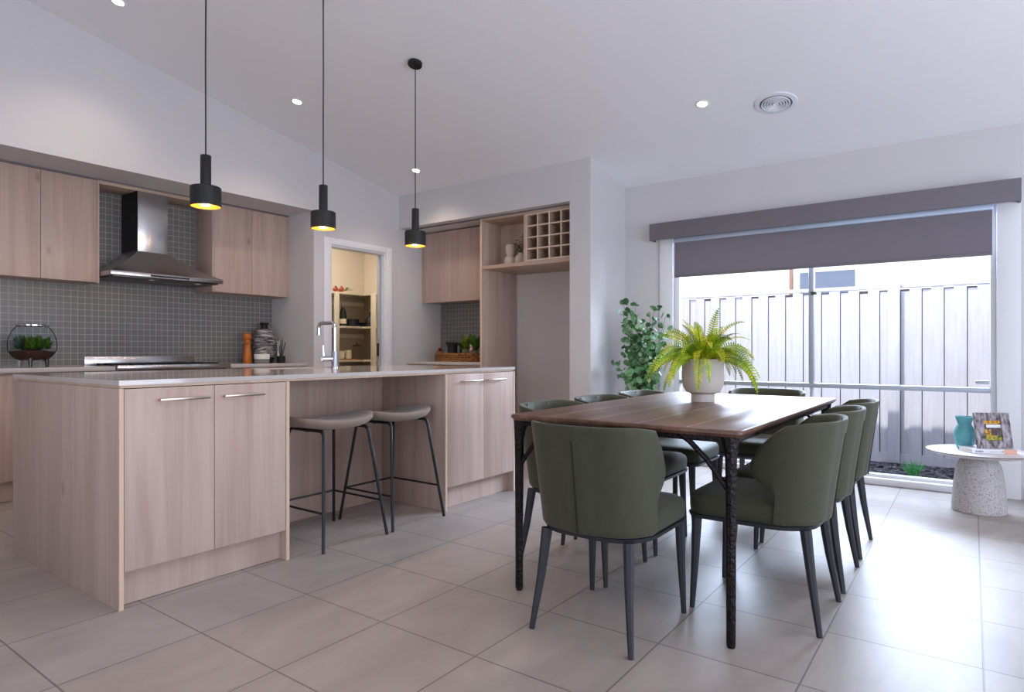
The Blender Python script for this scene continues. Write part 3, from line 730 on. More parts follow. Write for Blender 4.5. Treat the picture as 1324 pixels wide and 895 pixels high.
# ------------------------------------------------------------------ wicker tray and contents
X0, Y0 = 5.32, 4.56
t = thing('wicker_tray', 'oval woven wicker tray with leather handles in the nook', 'tray', (X0, Y0, .92))
def oval(rx, ry, n=40): return [(rx * math.copysign(abs(math.cos(2 * math.pi * i / n)) ** .7, math.cos(2 * math.pi * i / n)), ry * math.copysign(abs(math.sin(2 * math.pi * i / n)) ** .7, math.sin(2 * math.pi * i / n))) for i in range(n)]
TRX, TRY = .17, .34
for z, r in ((.012, .012), (.034, .011), (.056, .011), (.080, .013)):
    pp = oval(TRX, TRY); B().tube([(X0 + x, Y0 + y, .92 + z) for x, y in pp + [pp[0]]], r, 8).build('woven_band', t, 'wicker')
b = B()
for i, (x, y) in enumerate(oval(TRX, TRY, 56)): b.tube([(X0 + x, Y0 + y, .925), (X0 + x, Y0 + y, .995)], .006, 5)
b.build('stake', t, 'wicker')['kind'] = 'stuff'
b = B(); pp = oval(TRX - .005, TRY - .005); b.prism(pp, 'Z', .926 - 0, .934)
b.v = [(v[0] + X0, v[1] + Y0, v[2]) for v in b.v]; b.build('base', t, 'wicker')
for (hx_, hy_) in ((0, TRY), (0, -TRY + 0), ):
    pts = [(X0 - .05 * math.cos(math.pi * i / 10) * 1.0, Y0 + hy_, 1.0 + .065 * math.sin(math.pi * i / 10)) for i in range(11)]
    B().tube(pts, .008, 8).build('handle', t, 'leather')
B().tube([(X0 - TRX - .014, 4.275, .932), (X0 - TRX - .016, 4.275, 1.0), (X0 - TRX - .014, 4.265, 1.065), (X0 - TRX + .01, 4.26, 1.075)], .013, 8, flat=.4).build('strap', t, 'leather')
# jug
jx, jy = 5.31, 4.70
t = thing('pouring_jug', 'black pouring jug with spout and handle in the wicker tray', 'jug', (jx, jy, .9345))
B().lathe([(.0001, 0), (.056, 0), (.059, .004), (.054, .10), (.056, .16), (.062, .195), (.059, .197), (.050, .16), (.046, .02), (.0001, .015)], (jx, jy, .9345), 28).build('body', t, 'black')
B().tube([(jx, jy + .04, 1.095), (jx, jy + .068, 1.115), (jx, jy + .10, 1.13)], [.032, .021, .006], 10).build('spout', t, 'black')
B().tube([(jx, jy - .055, 1.115), (jx, jy - .10, 1.118), (jx, jy - .122, 1.09), (jx, jy - .122, 1.01), (jx, jy - .115, .975)], .0095, 8).build('handle', t, 'black')
gx, gy = 5.215, 4.53
tag(B().lathe([(.0001, .0), (.040, .0), (.046, .135), (.043, .135), (.038, .004), (.0001, .004)], (gx, gy, .9345), 24).build('drinking_glass', None, 'glass'), 'short clear glass in front of the black jug', 'glass')
tag(B().lathe([(.0001, 0), (.03, 0), (.045, .03), (.050, .082), (.046, .082), (.04, .03), (.0001, .012)], (5.215, 4.44, .9345), 28).build('wooden_bowl', None, 'leather'), 'small orange brown bowl in the tray beside the glass', 'bowl')
def potplant(px_, py_, z, r, h, label, name, mats, kind, hh):
    t = thing(name, label, 'potted plant', (px_, py_, z))
    B().lathe([(.0001, 0), (r * .85, 0), (r, h), (r * .9, h), (r * .85, h * .8), (.0001, h * .8)], (px_, py_, z), 24).build('pot', t, 'concrete')
    b = B()
    for k in range(kind):
        a = k * 2.4; el = rnd.uniform(.7, 1.45); l_ = rnd.uniform(.6, 1) * hh
        leaf(b, (px_, py_, z + h * .8), (math.cos(a) * math.cos(el), math.sin(a) * math.cos(el), math.sin(el)), (-math.cos(a), -math.sin(a), .4), l_, hh * .28, 5, .12, .15)
    b.build('foliage', t, mats)
potplant(5.38, 4.56, .9345, .055, .12, 'small leafy green plant in a concrete pot near the jug', 'potted_plant', 'leafy', 20, .24)
potplant(5.27, 4.355, .9345, .052, .11, 'darker broad leafed plant in a concrete pot at the tray end', 'potted_plant', 'leaf', 24, .25)
b = B()
for k in range(12):
    a = k * .55; leaf(b, (5.12, 4.27, 1.075), (-.5, math.cos(a), math.sin(a)), (0, 0, 1), .04, .012, 3, .1, .1)
tag(b.build('white_bow', None, 'white'), 'small cream ribbon bow on the leather strap of the tray', 'bow')
b = B()
for k in range(26):
    a = k * 2.4; el = rnd.uniform(-.2, 1.4); leaf(b, (5.27, 4.845, 1.035), (math.cos(a) * math.cos(el), math.sin(a) * math.cos(el), math.sin(el)), (0, 0, 1), .034, .02, 3, .1, .3)
b.tube([(5.27, 4.845, .9345), (5.27, 4.845, 1.035)], .004, 6)
tag(b.build('red_flower', None, 'red'), 'small dark red flower head at the left end of the tray', 'flower')

# ------------------------------------------------------------------ open shelf vases
vx, vy = 5.22, 3.83
tag(B().lathe([(.0001, 0), (.035, 0), (.058, .018), (.066, .05), (.056, .085), (.034, .103), (.036, .112), (.046, .135), (.050, .17), (.046, .205), (.040, .222), (.036, .222), (.042, .17), (.030, .11), (.0001, .10)], (vx, vy, 1.9055), 32).build('stacked_vase', None, 'vasebeige'), 'beige double-bulb ceramic vase on the open shelf', 'vase')
vx, vy = 5.20, 3.68
t = thing('shelf_plant', 'round beige vase of trailing green leaves beside the wine rack', 'potted plant', (vx, vy, 1.9055))
B().lathe([(.0001, 0), (.038, 0), (.062, .025), (.066, .055), (.052, .092), (.026, .112), (.024, .122), (.018, .120), (.0001, .10)], (vx, vy, 1.9055), 32).build('vase', t, 'vasebeige')
b = B(); c = B()
for k in range(7):
    a = k * 1.1; top = Vector((vx + math.cos(a) * .06, vy + math.sin(a) * .06, 1.9055 + .17 + .025 * k))
    p0 = Vector((vx, vy, 2.02)); mid = (p0 + top) / 2 + Vector((0, 0, .03)); c.tube([p0, mid, top], .002, 5)
    for j in range(6):
        q = .35 + j * .13; p = p0.lerp(top, min(q, 1)); aa = j * 2.2 + k; leaf(b, p, (math.cos(aa), math.sin(aa), .1), (0, 0, 1), .038, .03, 3, .3, .1)
b.build('foliage', t, 'leaf'); c.build('stem', t, 'leaf')

# ------------------------------------------------------------------ pantry shelving
t = thing('pantry_shelving', 'warm white L-shaped pantry shelving seen through the doorway', 'shelving', (5.0, 6.3, 0))
FY, FXs = 6.235, 5.335; PB = 6.538; PX = XW - .0135
for k, z in enumerate((.10, .485, .90, 1.32, 1.735)):
    b = B(); b.box((4.1, FY, z), (PX, PB, z + .024), .001); b.box((FXs, YK + .13, z), (PX, FY, z + .024), .001); b.build('shelf_board', t, 'shelfw')
for x in (4.1, 4.905): B().box((x, FY - .002, 0), (x + .07, FY + .018, 1.758), .001).build('upright', t, 'shelfw')
for y in (5.985, ): B().box((FXs - .002, y, 0), (FXs + .018, y + .095, 1.758), .001).build('upright', t, 'shelfw')
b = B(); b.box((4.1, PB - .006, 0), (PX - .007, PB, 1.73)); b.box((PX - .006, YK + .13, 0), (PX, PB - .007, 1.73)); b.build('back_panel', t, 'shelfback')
for z in (1.62, 1.205):
    b = B(); b.box((4.1, PB - .03, z), (PX - .03, PB - .008, z + .05)); b.build('rail', t, 'shelfw')
def px2(px, y, xx=None):   # x position on the plane Y=y
    return ux(px, y)
sz = 1.3445
t = thing('champagne_bottle', 'dark champagne bottle with cream label on the upper pantry shelf', 'bottle', (px2(443.5, 6.31), 6.31, sz))
q0 = (px2(443.5, 6.31), 6.31, sz)
B().lathe([(.0001, 0), (.040, 0), (.043, .005), (.043, .14), (.036, .18), (.018, .225), (.0145, .24)], q0, 24).build('body', t, 'bottle')
B().lathe([(.0148, .24), (.015, .285), (.019, .29), (.018, .305), (.0001, .308)], q0, 20).build('foil', t, 'foil')
B().lathe([(.0434, .03), (.0436, .03), (.0436, .09), (.0434, .09)], q0, 24, closed=True).build('paper_label', t, 'label')
q0 = (px2(455, 6.36), 6.36, sz)
t = thing('cooking_pot', 'black lidded cooking pot beside the champagne bottle', 'pot', q0)
B().lathe([(.0001, 0), (.085, 0), (.09, .006), (.09, .085), (.0001, .085)], q0, 28).build('body', t, 'black')
B().lathe([(.0001, .10), (.02, .10), (.092, .092), (.092, .086), (.0001, .086)], q0, 28).build('lid', t, 'black')
q0 = (px2(470.5, 6.41), 6.41, sz)
t = thing('frying_pan', 'black shallow pan with raised handle on the upper pantry shelf', 'pan', q0)
B().lathe([(.0001, 0), (.075, 0), (.10, .055), (.094, .055), (.07, .006), (.0001, .006)], q0, 28).build('bowl', t, 'black')
B().tube([(q0[0] - .09, q0[1] - .03, sz + .045), (q0[0] - .14, q0[1] - .06, sz + .055), (q0[0] - .16, q0[1] - .08, sz + .04)], .008, 8).build('handle', t, 'black')
q0 = (5.44, 6.22, sz)
t = thing('dark_bottle', 'squat black bottle with narrow neck in the pantry corner', 'bottle', q0)
B().lathe([(.0001, 0), (.05, 0), (.058, .03), (.05, .09), (.02, .13), (.012, .145), (.012, .18), (.016, .19), (.0001, .19)], q0, 24).build('body', t, 'black')
B().lathe([(.0001, .191), (.012, .191), (.012, .205), (.0001, .207)], q0, 12).build('stopper', t, 'foil')
sz = .9245
bx0 = px2(446, 6.36)
tag(B().box((bx0 - .14, 6.27, sz), (bx0 + .14, 6.42, sz + .014), .004).build('serving_board', None, 'board'), 'wooden serving board under the two cream mugs', 'board')
for nm, px_, lab in (('mug', 441.5, 'cream mug on the board, left of the pair'), ('mug', 450, 'larger cream mug on the board, right of the pair')):
    q0 = (px2(px_, 6.33), 6.33, sz + .0145); t = thing('mug', lab, 'mug', q0); s_ = 1.0 if px_ < 445 else 1.15
    B().lathe([(.0001, 0), (.034 * s_, 0), (.037 * s_, .004), (.037 * s_, .095 * s_), (.034 * s_, .095 * s_), (.033 * s_, .01), (.0001, .008)], q0, 24).build('cup', t, 'label')
    B().tube([(q0[0] - .035 * s_, q0[1] - .01, q0[2] + .075), (q0[0] - .06 * s_, q0[1] - .018, q0[2] + .065), (q0[0] - .06 * s_, q0[1] - .018, q0[2] + .035), (q0[0] - .035 * s_, q0[1] - .01, q0[2] + .025)], .005, 8).build('handle', t, 'label')
q0 = (px2(461.5, 6.38), 6.38, sz)
t = thing('glass_teapot', 'tall glass coffee pot with black lid on a cork base', 'coffee pot', q0)
B().lathe([(.0001, 0), (.058, 0), (.058, .02), (.0001, .02)], q0, 24).build('base', t, 'board')
B().lathe([(.046, .021), (.046, .17), (.040, .175)], q0, 28).build('jar', t, 'glass')
B().lathe([(.0001, .196), (.006, .196), (.01, .19), (.056, .184), (.056, .175), (.0001, .174)], q0, 24).build('lid', t, 'black')
B().ball((q0[0], q0[1], q0[2] + .207), .011).build('knob', t, 'leather')
B().tube([(q0[0] + .045, q0[1] - .01, sz + .15), (q0[0] + .10, q0[1] - .02, sz + .15), (q0[0] + .105, q0[1] - .02, sz + .07), (q0[0] + .045, q0[1] - .01, sz + .05)], .005, 8).build('handle', t, 'glass')
# fruit and leaves on top
sz = 1.7595
for k, (px_, yy, r) in enumerate(((434.0, 6.34, .034), (441.5, 6.33, .036))):
    q0 = (px2(px_, yy), yy, sz); b = B()
    t = thing('pomegranate', ['red and orange pomegranate, nearer the door frame', 'red and orange pomegranate beside the green sprig'][k], 'fruit', q0)
    B().ball((q0[0], q0[1], sz + r), r, 16, (1, 1, .95)).build('fruit', t, 'redfruit'); B().lathe([(.008, 0), (.012, .014), (.006, .008), (.0001, .0)], (q0[0], q0[1], sz + 2 * r * .95), 8).build('crown', t, 'redfruit')
b = B(); q0 = Vector((px2(437, 6.42), 6.42, sz))
for k in range(18):
    a = k * 2.4; el = rnd.uniform(.15, 1.2); leaf(b, q0, (math.cos(a) * math.cos(el), math.sin(a) * math.cos(el), math.sin(el)), (0, 0, 1), rnd.uniform(.07, .12), .014, 3, .1, .2)
for k in range(10): leaf(b, q0 + Vector((.06, -.05, .03)), (.9, -.4 + .1 * k, .2 + .06 * k), (0, 0, 1), .13, .014, 3, .1, .2)
tag(b.build('green_sprig', None, 'leaf'), 'narrow-leaved green sprig lying among the fruit on top of the shelving', 'sprig')

# ------------------------------------------------------------------ pendants, downlights, vent
slope = math.atan(.19)
mt_ceil = Matrix.Rotation(slope, 4, 'Y')
def pendant(x, label):
    y = 3.193; zb = 1.782; zt = zc(x)
    t = thing('pendant_light', label, 'pendant lamp', (x, y, zb), 0, 'pendant lights over the island')
    k = (zb + .102)
    sh = B().lathe([(.074, 0), (.074, .098), (.070, .102), (.026, .102), (.026, .100), (.069, .097), (.0705, .0)], (x, y, zb), 40, closed=True).build('shade', t, 'black')
    B().lathe([(.0702, .002), (.0690, .094), (.024, .0965), (.0001, .0965)], (x, y, zb), 40).build('lining', sh, 'gold')
    B().lathe([(.0001, .1025), (.026, .1025), (.026, .262), (.024, .265), (.0001, .265)], (x, y, zb), 28).build('stem', t, 'black')
    B().lathe([(.0001, .012), (.012, .02), (.016, .036), (.013, .052), (.009, .062), (.009, .094), (.0001, .094)], (x, y, zb), 16).build('bulb', t, 'bulb')
    pts = []
    for i in range(15):
        q = i / 14; z = zb + .262 + q * (zt - .02 - zb - .262); wv = .0022 * math.sin(q * 9 + x) * math.sin(q * math.pi)
        pts.append((x + wv, y + wv, z))
    B().tube(pts, .0038, 6).build('cord', t, 'blackm')
    B().lathe([(.0001, 0), (.046, 0), (.05, -.004), (.05, -.026), (.046, -.03), (.0001, -.03)], (x, y, zt), 36, mt=mt_ceil).build('canopy', t, 'black')
    l = bpy.data.lights.new('pendant_glow', 'POINT'); l.energy = 5; l.color = (1, .62, .28); l.shadow_soft_size = .02
    lo_ = bpy.data.objects.new('pendant_glow', l); lo_.location = (x, y, zb + .005 - .02); C.objects.link(lo_)
pendant(ux(266, 3.193), 'black cylinder pendant lamp, leftmost over the island')
pendant(ux(418, 3.193), 'black cylinder pendant lamp in the middle over the island')
pendant(ux(537, 3.193), 'black cylinder pendant lamp nearest the wine rack')
DL = [(3.16, 4.501, 'round recessed downlight between the left and middle pendant cords'), (4.526, 1.587, 'round recessed downlight beside the ceiling vent'), (4.517, 4.479, 'round recessed downlight near the niche corner, behind the right pendant cord'),
      (1.834, 4.56, 'round recessed downlight at the top edge above the hood'), (3.08, 1.95, None), (.6, 1.6, None), (.5, 4.5, None), (-1.3, 1.6, None), (3.0, -.9, None), (.5, -1.2, None)]
for i, (x, y, lab) in enumerate(DL):
    z = zc(x)
    if lab:
        t = thing('downlight', lab, 'downlight', (x, y, z), 0, 'recessed ceiling downlights')
        B().lathe([(.034, -.001), (.036, -.007), (.047, -.006), (.050, -.001)], (x, y, z), 28, closed=True, mt=mt_ceil).build('trim_ring', t, 'white')
        B().lathe([(.0001, -.0045), (.033, -.0045), (.034, -.001), (.0001, -.001)], (x, y, z), 28, mt=mt_ceil).build('diffuser', t, 'down')
    l = bpy.data.lights.new('downlight_lamp', 'SPOT'); l.energy = 27; l.spot_size = R(125); l.spot_blend = .9; l.color = (1, .80, .62); l.shadow_soft_size = .05
    if x > 4 and y < 2: l.color = (1, .93, .86)
    o = bpy.data.objects.new('downlight_lamp', l); o.location = (x, y, z - .03); C.objects.link(o)
t = thing('ceiling_vent', 'round white air vent with concentric rings in the ceiling', 'vent', (4.725, 1.127, zc(4.725)))
pc = (4.725, 1.127, zc(4.725))
B().lathe([(.108, -.001), (.110, -.010), (.140, -.007), (.145, -.001)], pc, 48, closed=True, mt=mt_ceil).build('flange', t, 'trimw')
B().lathe([(.0001, -.003), (.107, -.003), (.107, -.001), (.0001, -.001)], pc, 36, mt=mt_ceil).build('backing', t, 'ventback')
for r in (.018, .038, .057, .075, .093):
    B().lathe([(r - .010 if r > .02 else .001, -.004), (r - .003, -.016), (r + .004, -.015), (r + .002, -.004)], pc, 40, closed=True, mt=mt_ceil).build('ring', t, 'trimw')

# ------------------------------------------------------------------ dining table
TX0, TX1, TY0, TY1, TZ = 2.19, 4.05, .632, 1.615, .766
t = thing('dining_table', 'long walnut dining table on hammered black iron legs', 'table', ((TX0 + TX1) / 2, (TY0 + TY1) / 2, 0))
b = B().mat('walnut')
def rrect(x0, x1, y0, y1, r, n=5):
    p = []
    for cx0, cy0, a0 in ((x1 - r, y1 - r, 0), (x0 + r, y1 - r, 90), (x0 + r, y0 + r, 180), (x1 - r, y0 + r, 270)):
        for i in range(n + 1):
            a = R(a0 + 90 * i / n); p.append((cx0 + r * math.cos(a), cy0 + r * math.sin(a)))
    return p
def layers(b, ls):
    k = len(ls[0][0]); vs = []; fs = []
    for poly, z in ls: vs += [(x, y, z) for x, y in poly]
    for i in range(len(ls) - 1):
        for q in range(k): fs.append((i * k + q, i * k + (q + 1) % k, (i + 1) * k + (q + 1) % k, (i + 1) * k + q))
    fs += [tuple(reversed(range(k))), tuple((len(ls) - 1) * k + q for q in range(k))]
    b.add(vs, fs)
rr0 = lambda i, r: rrect(TX0 + i, TX1 - i, TY0 + i, TY1 - i, r)
layers(b, [(rr0(.012, .02), TZ - .026), (rr0(.0, .025), TZ - .014), (rr0(.0, .025), TZ - .007), (rr0(.002, .024), TZ - .002), (rr0(.006, .02), TZ)])
top = b.build('tabletop', t)
g = B()
for yy in (TY0 + (TY1 - TY0) * q for q in (.2, .4, .6, .8)): g.box((TX0 + .01, yy - .0018, TZ - .004), (TX1 - .01, yy + .0018, TZ + .0003))
g.build('board_joint', top, 'groove')
lx0, lx1, ly0, ly1 = 2.236, 4.02, .682, 1.592
for x, sx in ((lx0, 1), (lx1, -1)):
    for y, sy in ((ly0, 1), (ly1, -1)):
        lg = B()
        lg.tube([(x, y, .0), (x, y, .012), (x, y, .3), (x, y, .56), (x, y, .66), (x + sx * .004, y + sy * .002, .705), (x + sx * .01, y + sy * .006, .7385)], [.013, .0165, .0175, .019, .021, .027, .036], 10)
        l_ = lg.build('leg', t, 'cast')
        B().tube([(x, y + sy * .012, .555), (x, y + sy * .035, .585), (x, y + sy * .09, .655), (x, y + sy * .15, .712), (x, y + sy * .185, .7385)], [.012, .0105, .0105, .011, .014], 8).build('brace', l_, 'cast')
for y in (ly0, ly1): B().box((lx0 + .01, y - .012, .712), (lx1 - .01, y + .012, .7395), .003).build('side_rail', t, 'cast_b')
for x in (lx0, lx1): B().box((x - .010, ly0 + .02, .716), (x + .010, ly1 - .02, .7395), .003).build('end_rail', t, 'cast')

# ------------------------------------------------------------------ dining chairs
def interp(tab, q):
    for (a, va), (b_, vb) in zip(tab[:-1], tab[1:]):
        if q <= b_: 
            w = (q - a) / (b_ - a); w = w * w * (3 - 2 * w); return va + (vb - va) * w
    return tab[-1][1]
YE = [(0, -.12), (.12, -.125), (.24, -.115), (.36, -.06), (.48, .0), (.62, .012), (.78, -.02), (.9, -.065), (1, -.13)]
def ucurve(v, n1=7, n2=8, n3=6, off=0.0):
    """half plan from wing edge round to back centre; returns list of (x,y,nx,ny)"""
    hw = .228 + .020 * v; yb = -.232 - .055 * v ** 1.15; r = .16; ye = interp(YE, v)
    pts = []
    for i in range(n1): 
        q = i / n1; x = hw - .012 * (1 - q) ** 2 * (v > .0); pts.append((x, ye + (yb + r - ye) * q, 1, 0))
    for i in range(n2 + 1):
        a = math.pi / 2 * i / n2; pts.append((hw - r + r * math.cos(a), yb + r - r * math.sin(a), math.cos(a), -math.sin(a)))
    for i in range(1, n3 + 1):
        q = i / n3; pts.append(((hw - r) * (1 - q), yb - .010 * (1 - (1 - q) ** 2), 0, -1))
    return pts
def shell():
    NV = 16; zb = .385
    outer = []; inner = []
    for j in range(NV + 1):
        v = j / NV; h = ucurve(v); full = h + [(-x, y, -nx, ny) for x, y, nx, ny in reversed(h[:-1])]
        th = .036 - .012 * v
        ro = []; ri = []
        K = len(full)
        for i, (x, y, nx, ny) in enumerate(full):
            fwd = max(0.0, min(1.0, (y + .24) / .26)); zt = .784 - .050 * fwd ** 1.3
            z = zb + v * (zt - zb)
            e = min(i, K - 1 - i); tt = th * (.55 if e == 0 else (.85 if e == 1 else 1)); 
            if v > .97: tt *= .55
            ro.append((x - nx * (0 if e else .005), y - ny * 0, z - (0 if v < .97 else .004))); ri.append((x - nx * tt - nx * (0 if e else .005), y - ny * tt, z - (0 if v < .97 else .004)))
        outer.append(ro); inner.append(ri)
    K = len(outer[0]); vs = [p for r_ in outer for p in r_] + [p for r_ in inner for p in r_]; O = (NV + 1) * K; fs = []
    for j in range(NV):
        for i in range(K - 1):
            a = j * K + i; fs.append((a, a + 1, a + K + 1, a + K)); fs.append((O + a, O + a + K, O + a + K + 1, O + a + 1))
    for i in range(K - 1): fs.append((NV * K + i, NV * K + i + 1, O + NV * K + i + 1, O + NV * K + i)); fs.append((i, O + i, O + i + 1, i + 1))
    for j in range(NV): a = j * K; fs.append((a, a + K, O + a + K, O + a)); a = j * K + K - 1; fs.append((a, O + a, O + a + K, a + K))
    return B().add(vs, fs)
def seat_outline(i, r, rb=.155):
    x1 = .224 - i; y1 = .262 - i; y0 = -.214 + i; rb = max(.03, rb - i); p = []
    for cx0, cy0, a0, rr1 in ((x1 - r, y1 - r, 0, r), (-x1 + r, y1 - r, 90, r), (-x1 + rb, y0 + rb, 180, rb), (x1 - rb, y0 + rb, 270, rb)):
        for q in range(7):
            a = R(a0 + 90 * q / 6); p.append((cx0 + rr1 * math.cos(a), cy0 + rr1 * math.sin(a)))
    return p
def make_chair(label, group):
    t = thing('dining_chair', label, 'chair', (0, 0, 0), 0, group)
    bk = shell().build('backrest', t, 'velvet', world=False, sub=1)
    b = B(); pts = []
    for j in range(12):
        v = .02 + .80 * j / 11; h = ucurve(v)[-1]; z = .385 + v * .415; pts.append((0, h[1] - .0015, z))
    b.tube(pts, .0028, 6); b.build('seam', bk, 'seam', world=False)
    b = B()
    for sx in (-.09, .09):
        pts = []
        for j in range(8):
            v = .28 + .66 * j / 7; yb = -.232 - .055 * v ** 1.15 - .008; pts.append((sx, yb + (.036 - .012 * v) + .002, .385 + v * .415))
        b.tube(pts, .002, 5)
    b.build('piping', bk, 'velvet', world=False)
    b = B(); S = lambda i, r: seat_outline(i, r)
    layers(b, [(S(.012, .06), .384), (S(.002, .07), .392), (S(0, .07), .415), (S(0, .07), .440), (S(.006, .068), .457), (S(.022, .06), .468), (S(.07, .05), .475), (S(.14, .03), .477)])
    b.build('seat', t, 'velvet', world=False, angle=60)
    b = B(); layers(b, [(S(.004, .06), .368), (S(-.002, .06), .3838)]); b.build('seat_frame', t, 'chairleg', world=False)
    for sx in (-1, 1):
        for sy in (-1, 1):
            if sy > 0: p = [(sx * .195, .222, .372), (sx * .199, .228, .2), (sx * .206, .238, .0)]
            else: p = [(sx * .168, -.180, .372), (sx * .180, -.202, .2), (sx * .202, -.234, .0)]
            B().tube(p, [.0215, .0165, .0105], 8).build('leg', t, 'chairleg', world=False)
    return t
G = 'green upholstered dining chairs round the table'
CH = [  # x, y, rotation (front direction), label
    (2.186, 1.130, -90, 'green velvet dining chair at the near end of the table, seen from behind'),
    (2.705, .680, 0, 'green velvet dining chair right of the table, nearest the camera in its row'),
    (3.222, .680, 0, 'green velvet dining chair, middle of the row of three on the right of the table'),
    (3.765, .684, 0, 'green velvet dining chair on the right of the table, closest to the side table'),
    (2.688, 1.538, 180, 'green velvet dining chair on the far long side, closest to the island'),
    (3.22, 1.535, 180, 'green velvet dining chair on the far long side, middle of its row'),
    (3.765, 1.535, 180, 'green velvet dining chair on the far long side, next to the tall leafy plant'),
    (4.32, 1.125, 90, 'green velvet dining chair at the window end of the table, mostly hidden behind the tabletop'),
]
ch0 = make_chair(CH[0][3], G)
for i, (x, y, rz, lab) in enumerate(CH):
    o = ch0 if i == 0 else copy_tree(ch0)
    o.location = (x, y, 0); o.rotation_euler = (0, 0, R(rz)); o['label'] = lab

# ------------------------------------------------------------------ bar stools
def make_stool(label):
    t = thing('bar_stool', label, 'stool', (0, 0, 0), 0, 'bar stools at the island')
    n = 28; rings = []
    def sp(q, rx, ry): 
        c_, s_ = math.cos(q), math.sin(q); e = .8
        return (rx * math.copysign(abs(c_) ** e, c_), ry * math.copysign(abs(s_) ** e, s_))
    def zf(x, y): return .650 + .036 * min(1.0, (abs(x) / .25)) ** 2.2 + .012 * (y / .19) ** 2 * (1 if y < 0 else -1)
    b = B(); ls = [(.02, 0, -.044), (.12, 0, -.044), (.20, .0, -.042), (.236, 0, -.034), (.253, 0, -.018), (.254, 0, -.004), (.250, 0, .004), (.235, 0, .006), (.19, 0, .004), (.12, 0, .001), (.06, 0, 0), (.02, 0, 0)]
    vs = []; fs = []
    for r, _, dz in ls:
        for i in range(n):
            x, y = sp(2 * math.pi * i / n, r, r * .74); vs.append((x, y, zf(x, y) + dz))
    for k in range(len(ls) - 1):
        for i in range(n): fs.append((k * n + i, k * n + (i + 1) % n, (k + 1) * n + (i + 1) % n, (k + 1) * n + i))
    fs += [tuple(reversed(range(n))), tuple((len(ls) - 1) * n + i for i in range(n))]
    b.add(vs, fs).build('seat', t, 'taupe', world=False, angle=80)
    r = .0092
    for sx in (-1, 1):
        top = .612
        def foot(sy): return Vector((sx * .217, sy * .235, 0))
        def tp(sy): return Vector((sx * .150, sy * .150, top))
        for sy in (-1, 1):
            f_, q_ = foot(sy), tp(sy); d = (q_ - f_); br = q_ - d.normalized() * .03
            B().tube([f_, f_.lerp(q_, .5), br, q_ - d.normalized() * .010 - Vector((0, sy * .006, 0)), q_ - Vector((0, sy * .024, .0))], r, 10).build('leg', t, 'blackm', world=False)
        B().tube([(sx * .15, -.126, top), (sx * .15, .126, top)], r, 10).build('seat_rail', t, 'blackm', world=False)
    def at(sx, sy, z): 
        q = z / .622; return Vector((sx * (.217 - .067 * q), sy * (.235 - .085 * q), z))
    zf_ = .195
    for sx in (-1, 1): B().tube([at(sx, -1, zf_), at(sx, 1, zf_ + .0)], .0062, 8).build('footrest', t, 'blackm', world=False)
    B().tube([at(-1, 1, zf_), at(1, 1, zf_)], .0062, 8).build('footrest', t, 'blackm', world=False)
    B().box((-.15, -.02, .600), (.15, .02, .608)).build('cross_plate', t, 'blackm', world=False)
    return t
s0 = make_stool('taupe seated black bar stool, left of the pair at the island'); s0.location = (2.252, 2.912, 0)
s1 = copy_tree(s0); s1.location = (2.735, 2.918, 0); s1['label'] = 'taupe seated black bar stool, right of the pair at the island'

# ------------------------------------------------------------------ fern
fx, fy = 3.36, 1.175
t = thing('potted_fern', 'bright yellow-green fern in a cream footed bowl on the table', 'potted plant', (fx, fy, TZ + .0005))
B().lathe([(.0001, 0), (.062, 0), (.062, .036), (.060, .040), (.088, .052), (.104, .08), (.110, .12), (.109, .17), (.107, .226), (.103, .229), (.100, .225), (.101, .19), (.0001, .19)], (fx, fy, TZ + .0005), 44).build('pot', t, 'pot')
B().lathe([(.0001, .205), (.05, .203), (.1, .191), (.1, .1905), (.0001, .1905)], (fx, fy, TZ), 24).build('soil', t, 'soil')
rf = random.Random(3)
def frond(bf, bs, base, az, el, L, wid, droop):
    n = 24; p = Vector(base); d = Vector((math.cos(az) * math.cos(el), math.sin(az) * math.cos(el), math.sin(el))); pts = [p.copy()]; dirs = [d.copy()]
    for i in range(n):
        d = (d + Vector((0, 0, -droop / n * (0.6 + 1.2 * i / n)))).normalized(); p = p + d * (L / n); pts.append(p.copy()); dirs.append(d.copy())
    bs.tube(pts, [.0022 * (1 - .7 * i / n) for i in range(n + 1)], 4, cap=False)
    tw = rf.uniform(-1.3, 1.3)
    for i in range(1, n + 1):
        q = i / n; w = wid * (math.sin(math.pi * min(1, .18 + .80 * q)) ** .7) * (1.0 if q > .12 else .6)
        d = dirs[i]; sd = d.cross(Vector((0, 0, 1)))
        if sd.length < .05: sd = Vector((math.sin(az), -math.cos(az), 0))
        sd.normalize(); upv = sd.cross(d)
        sd = (sd * math.cos(tw) + upv * math.sin(tw)).normalized(); upv = sd.cross(d)
        for sgn in (-1, 1):
            dd = (sd * sgn + d * .45 + upv * .05 - Vector((0, 0, .12))).normalized(); a = pts[i]; h = d * (L / n * .36)
            e = a + dd * w
            m_ = a + dd * w * .6
            bf.add([a - h, a + h, m_ + h * 1.0 + upv * .002, e, m_ - h * .8 + upv * .002], [(0, 1, 2, 4), (4, 2, 3)])
bf = B(); bs = B()
for k in range(64):
    az = k * 2.399 + rf.uniform(-.2, .2)
    lvl = k / 64
    el = R(25) + R(52) * lvl + rf.uniform(-.12, .12); L = rf.uniform(.29, .39) * (1 - .22 * lvl)
    dr = rf.uniform(1.7, 2.5) if lvl < .7 else rf.uniform(1.0, 1.7)
    r0 = rf.uniform(.01, .05)
    frond(bf, bs, (fx + math.cos(az) * r0, fy + math.sin(az) * r0, TZ + .205), az, el, L, rf.uniform(.032, .042), dr)
bf.build('fronds', t, 'fern', smooth=False); bs.build('stems', t, 'fernd')

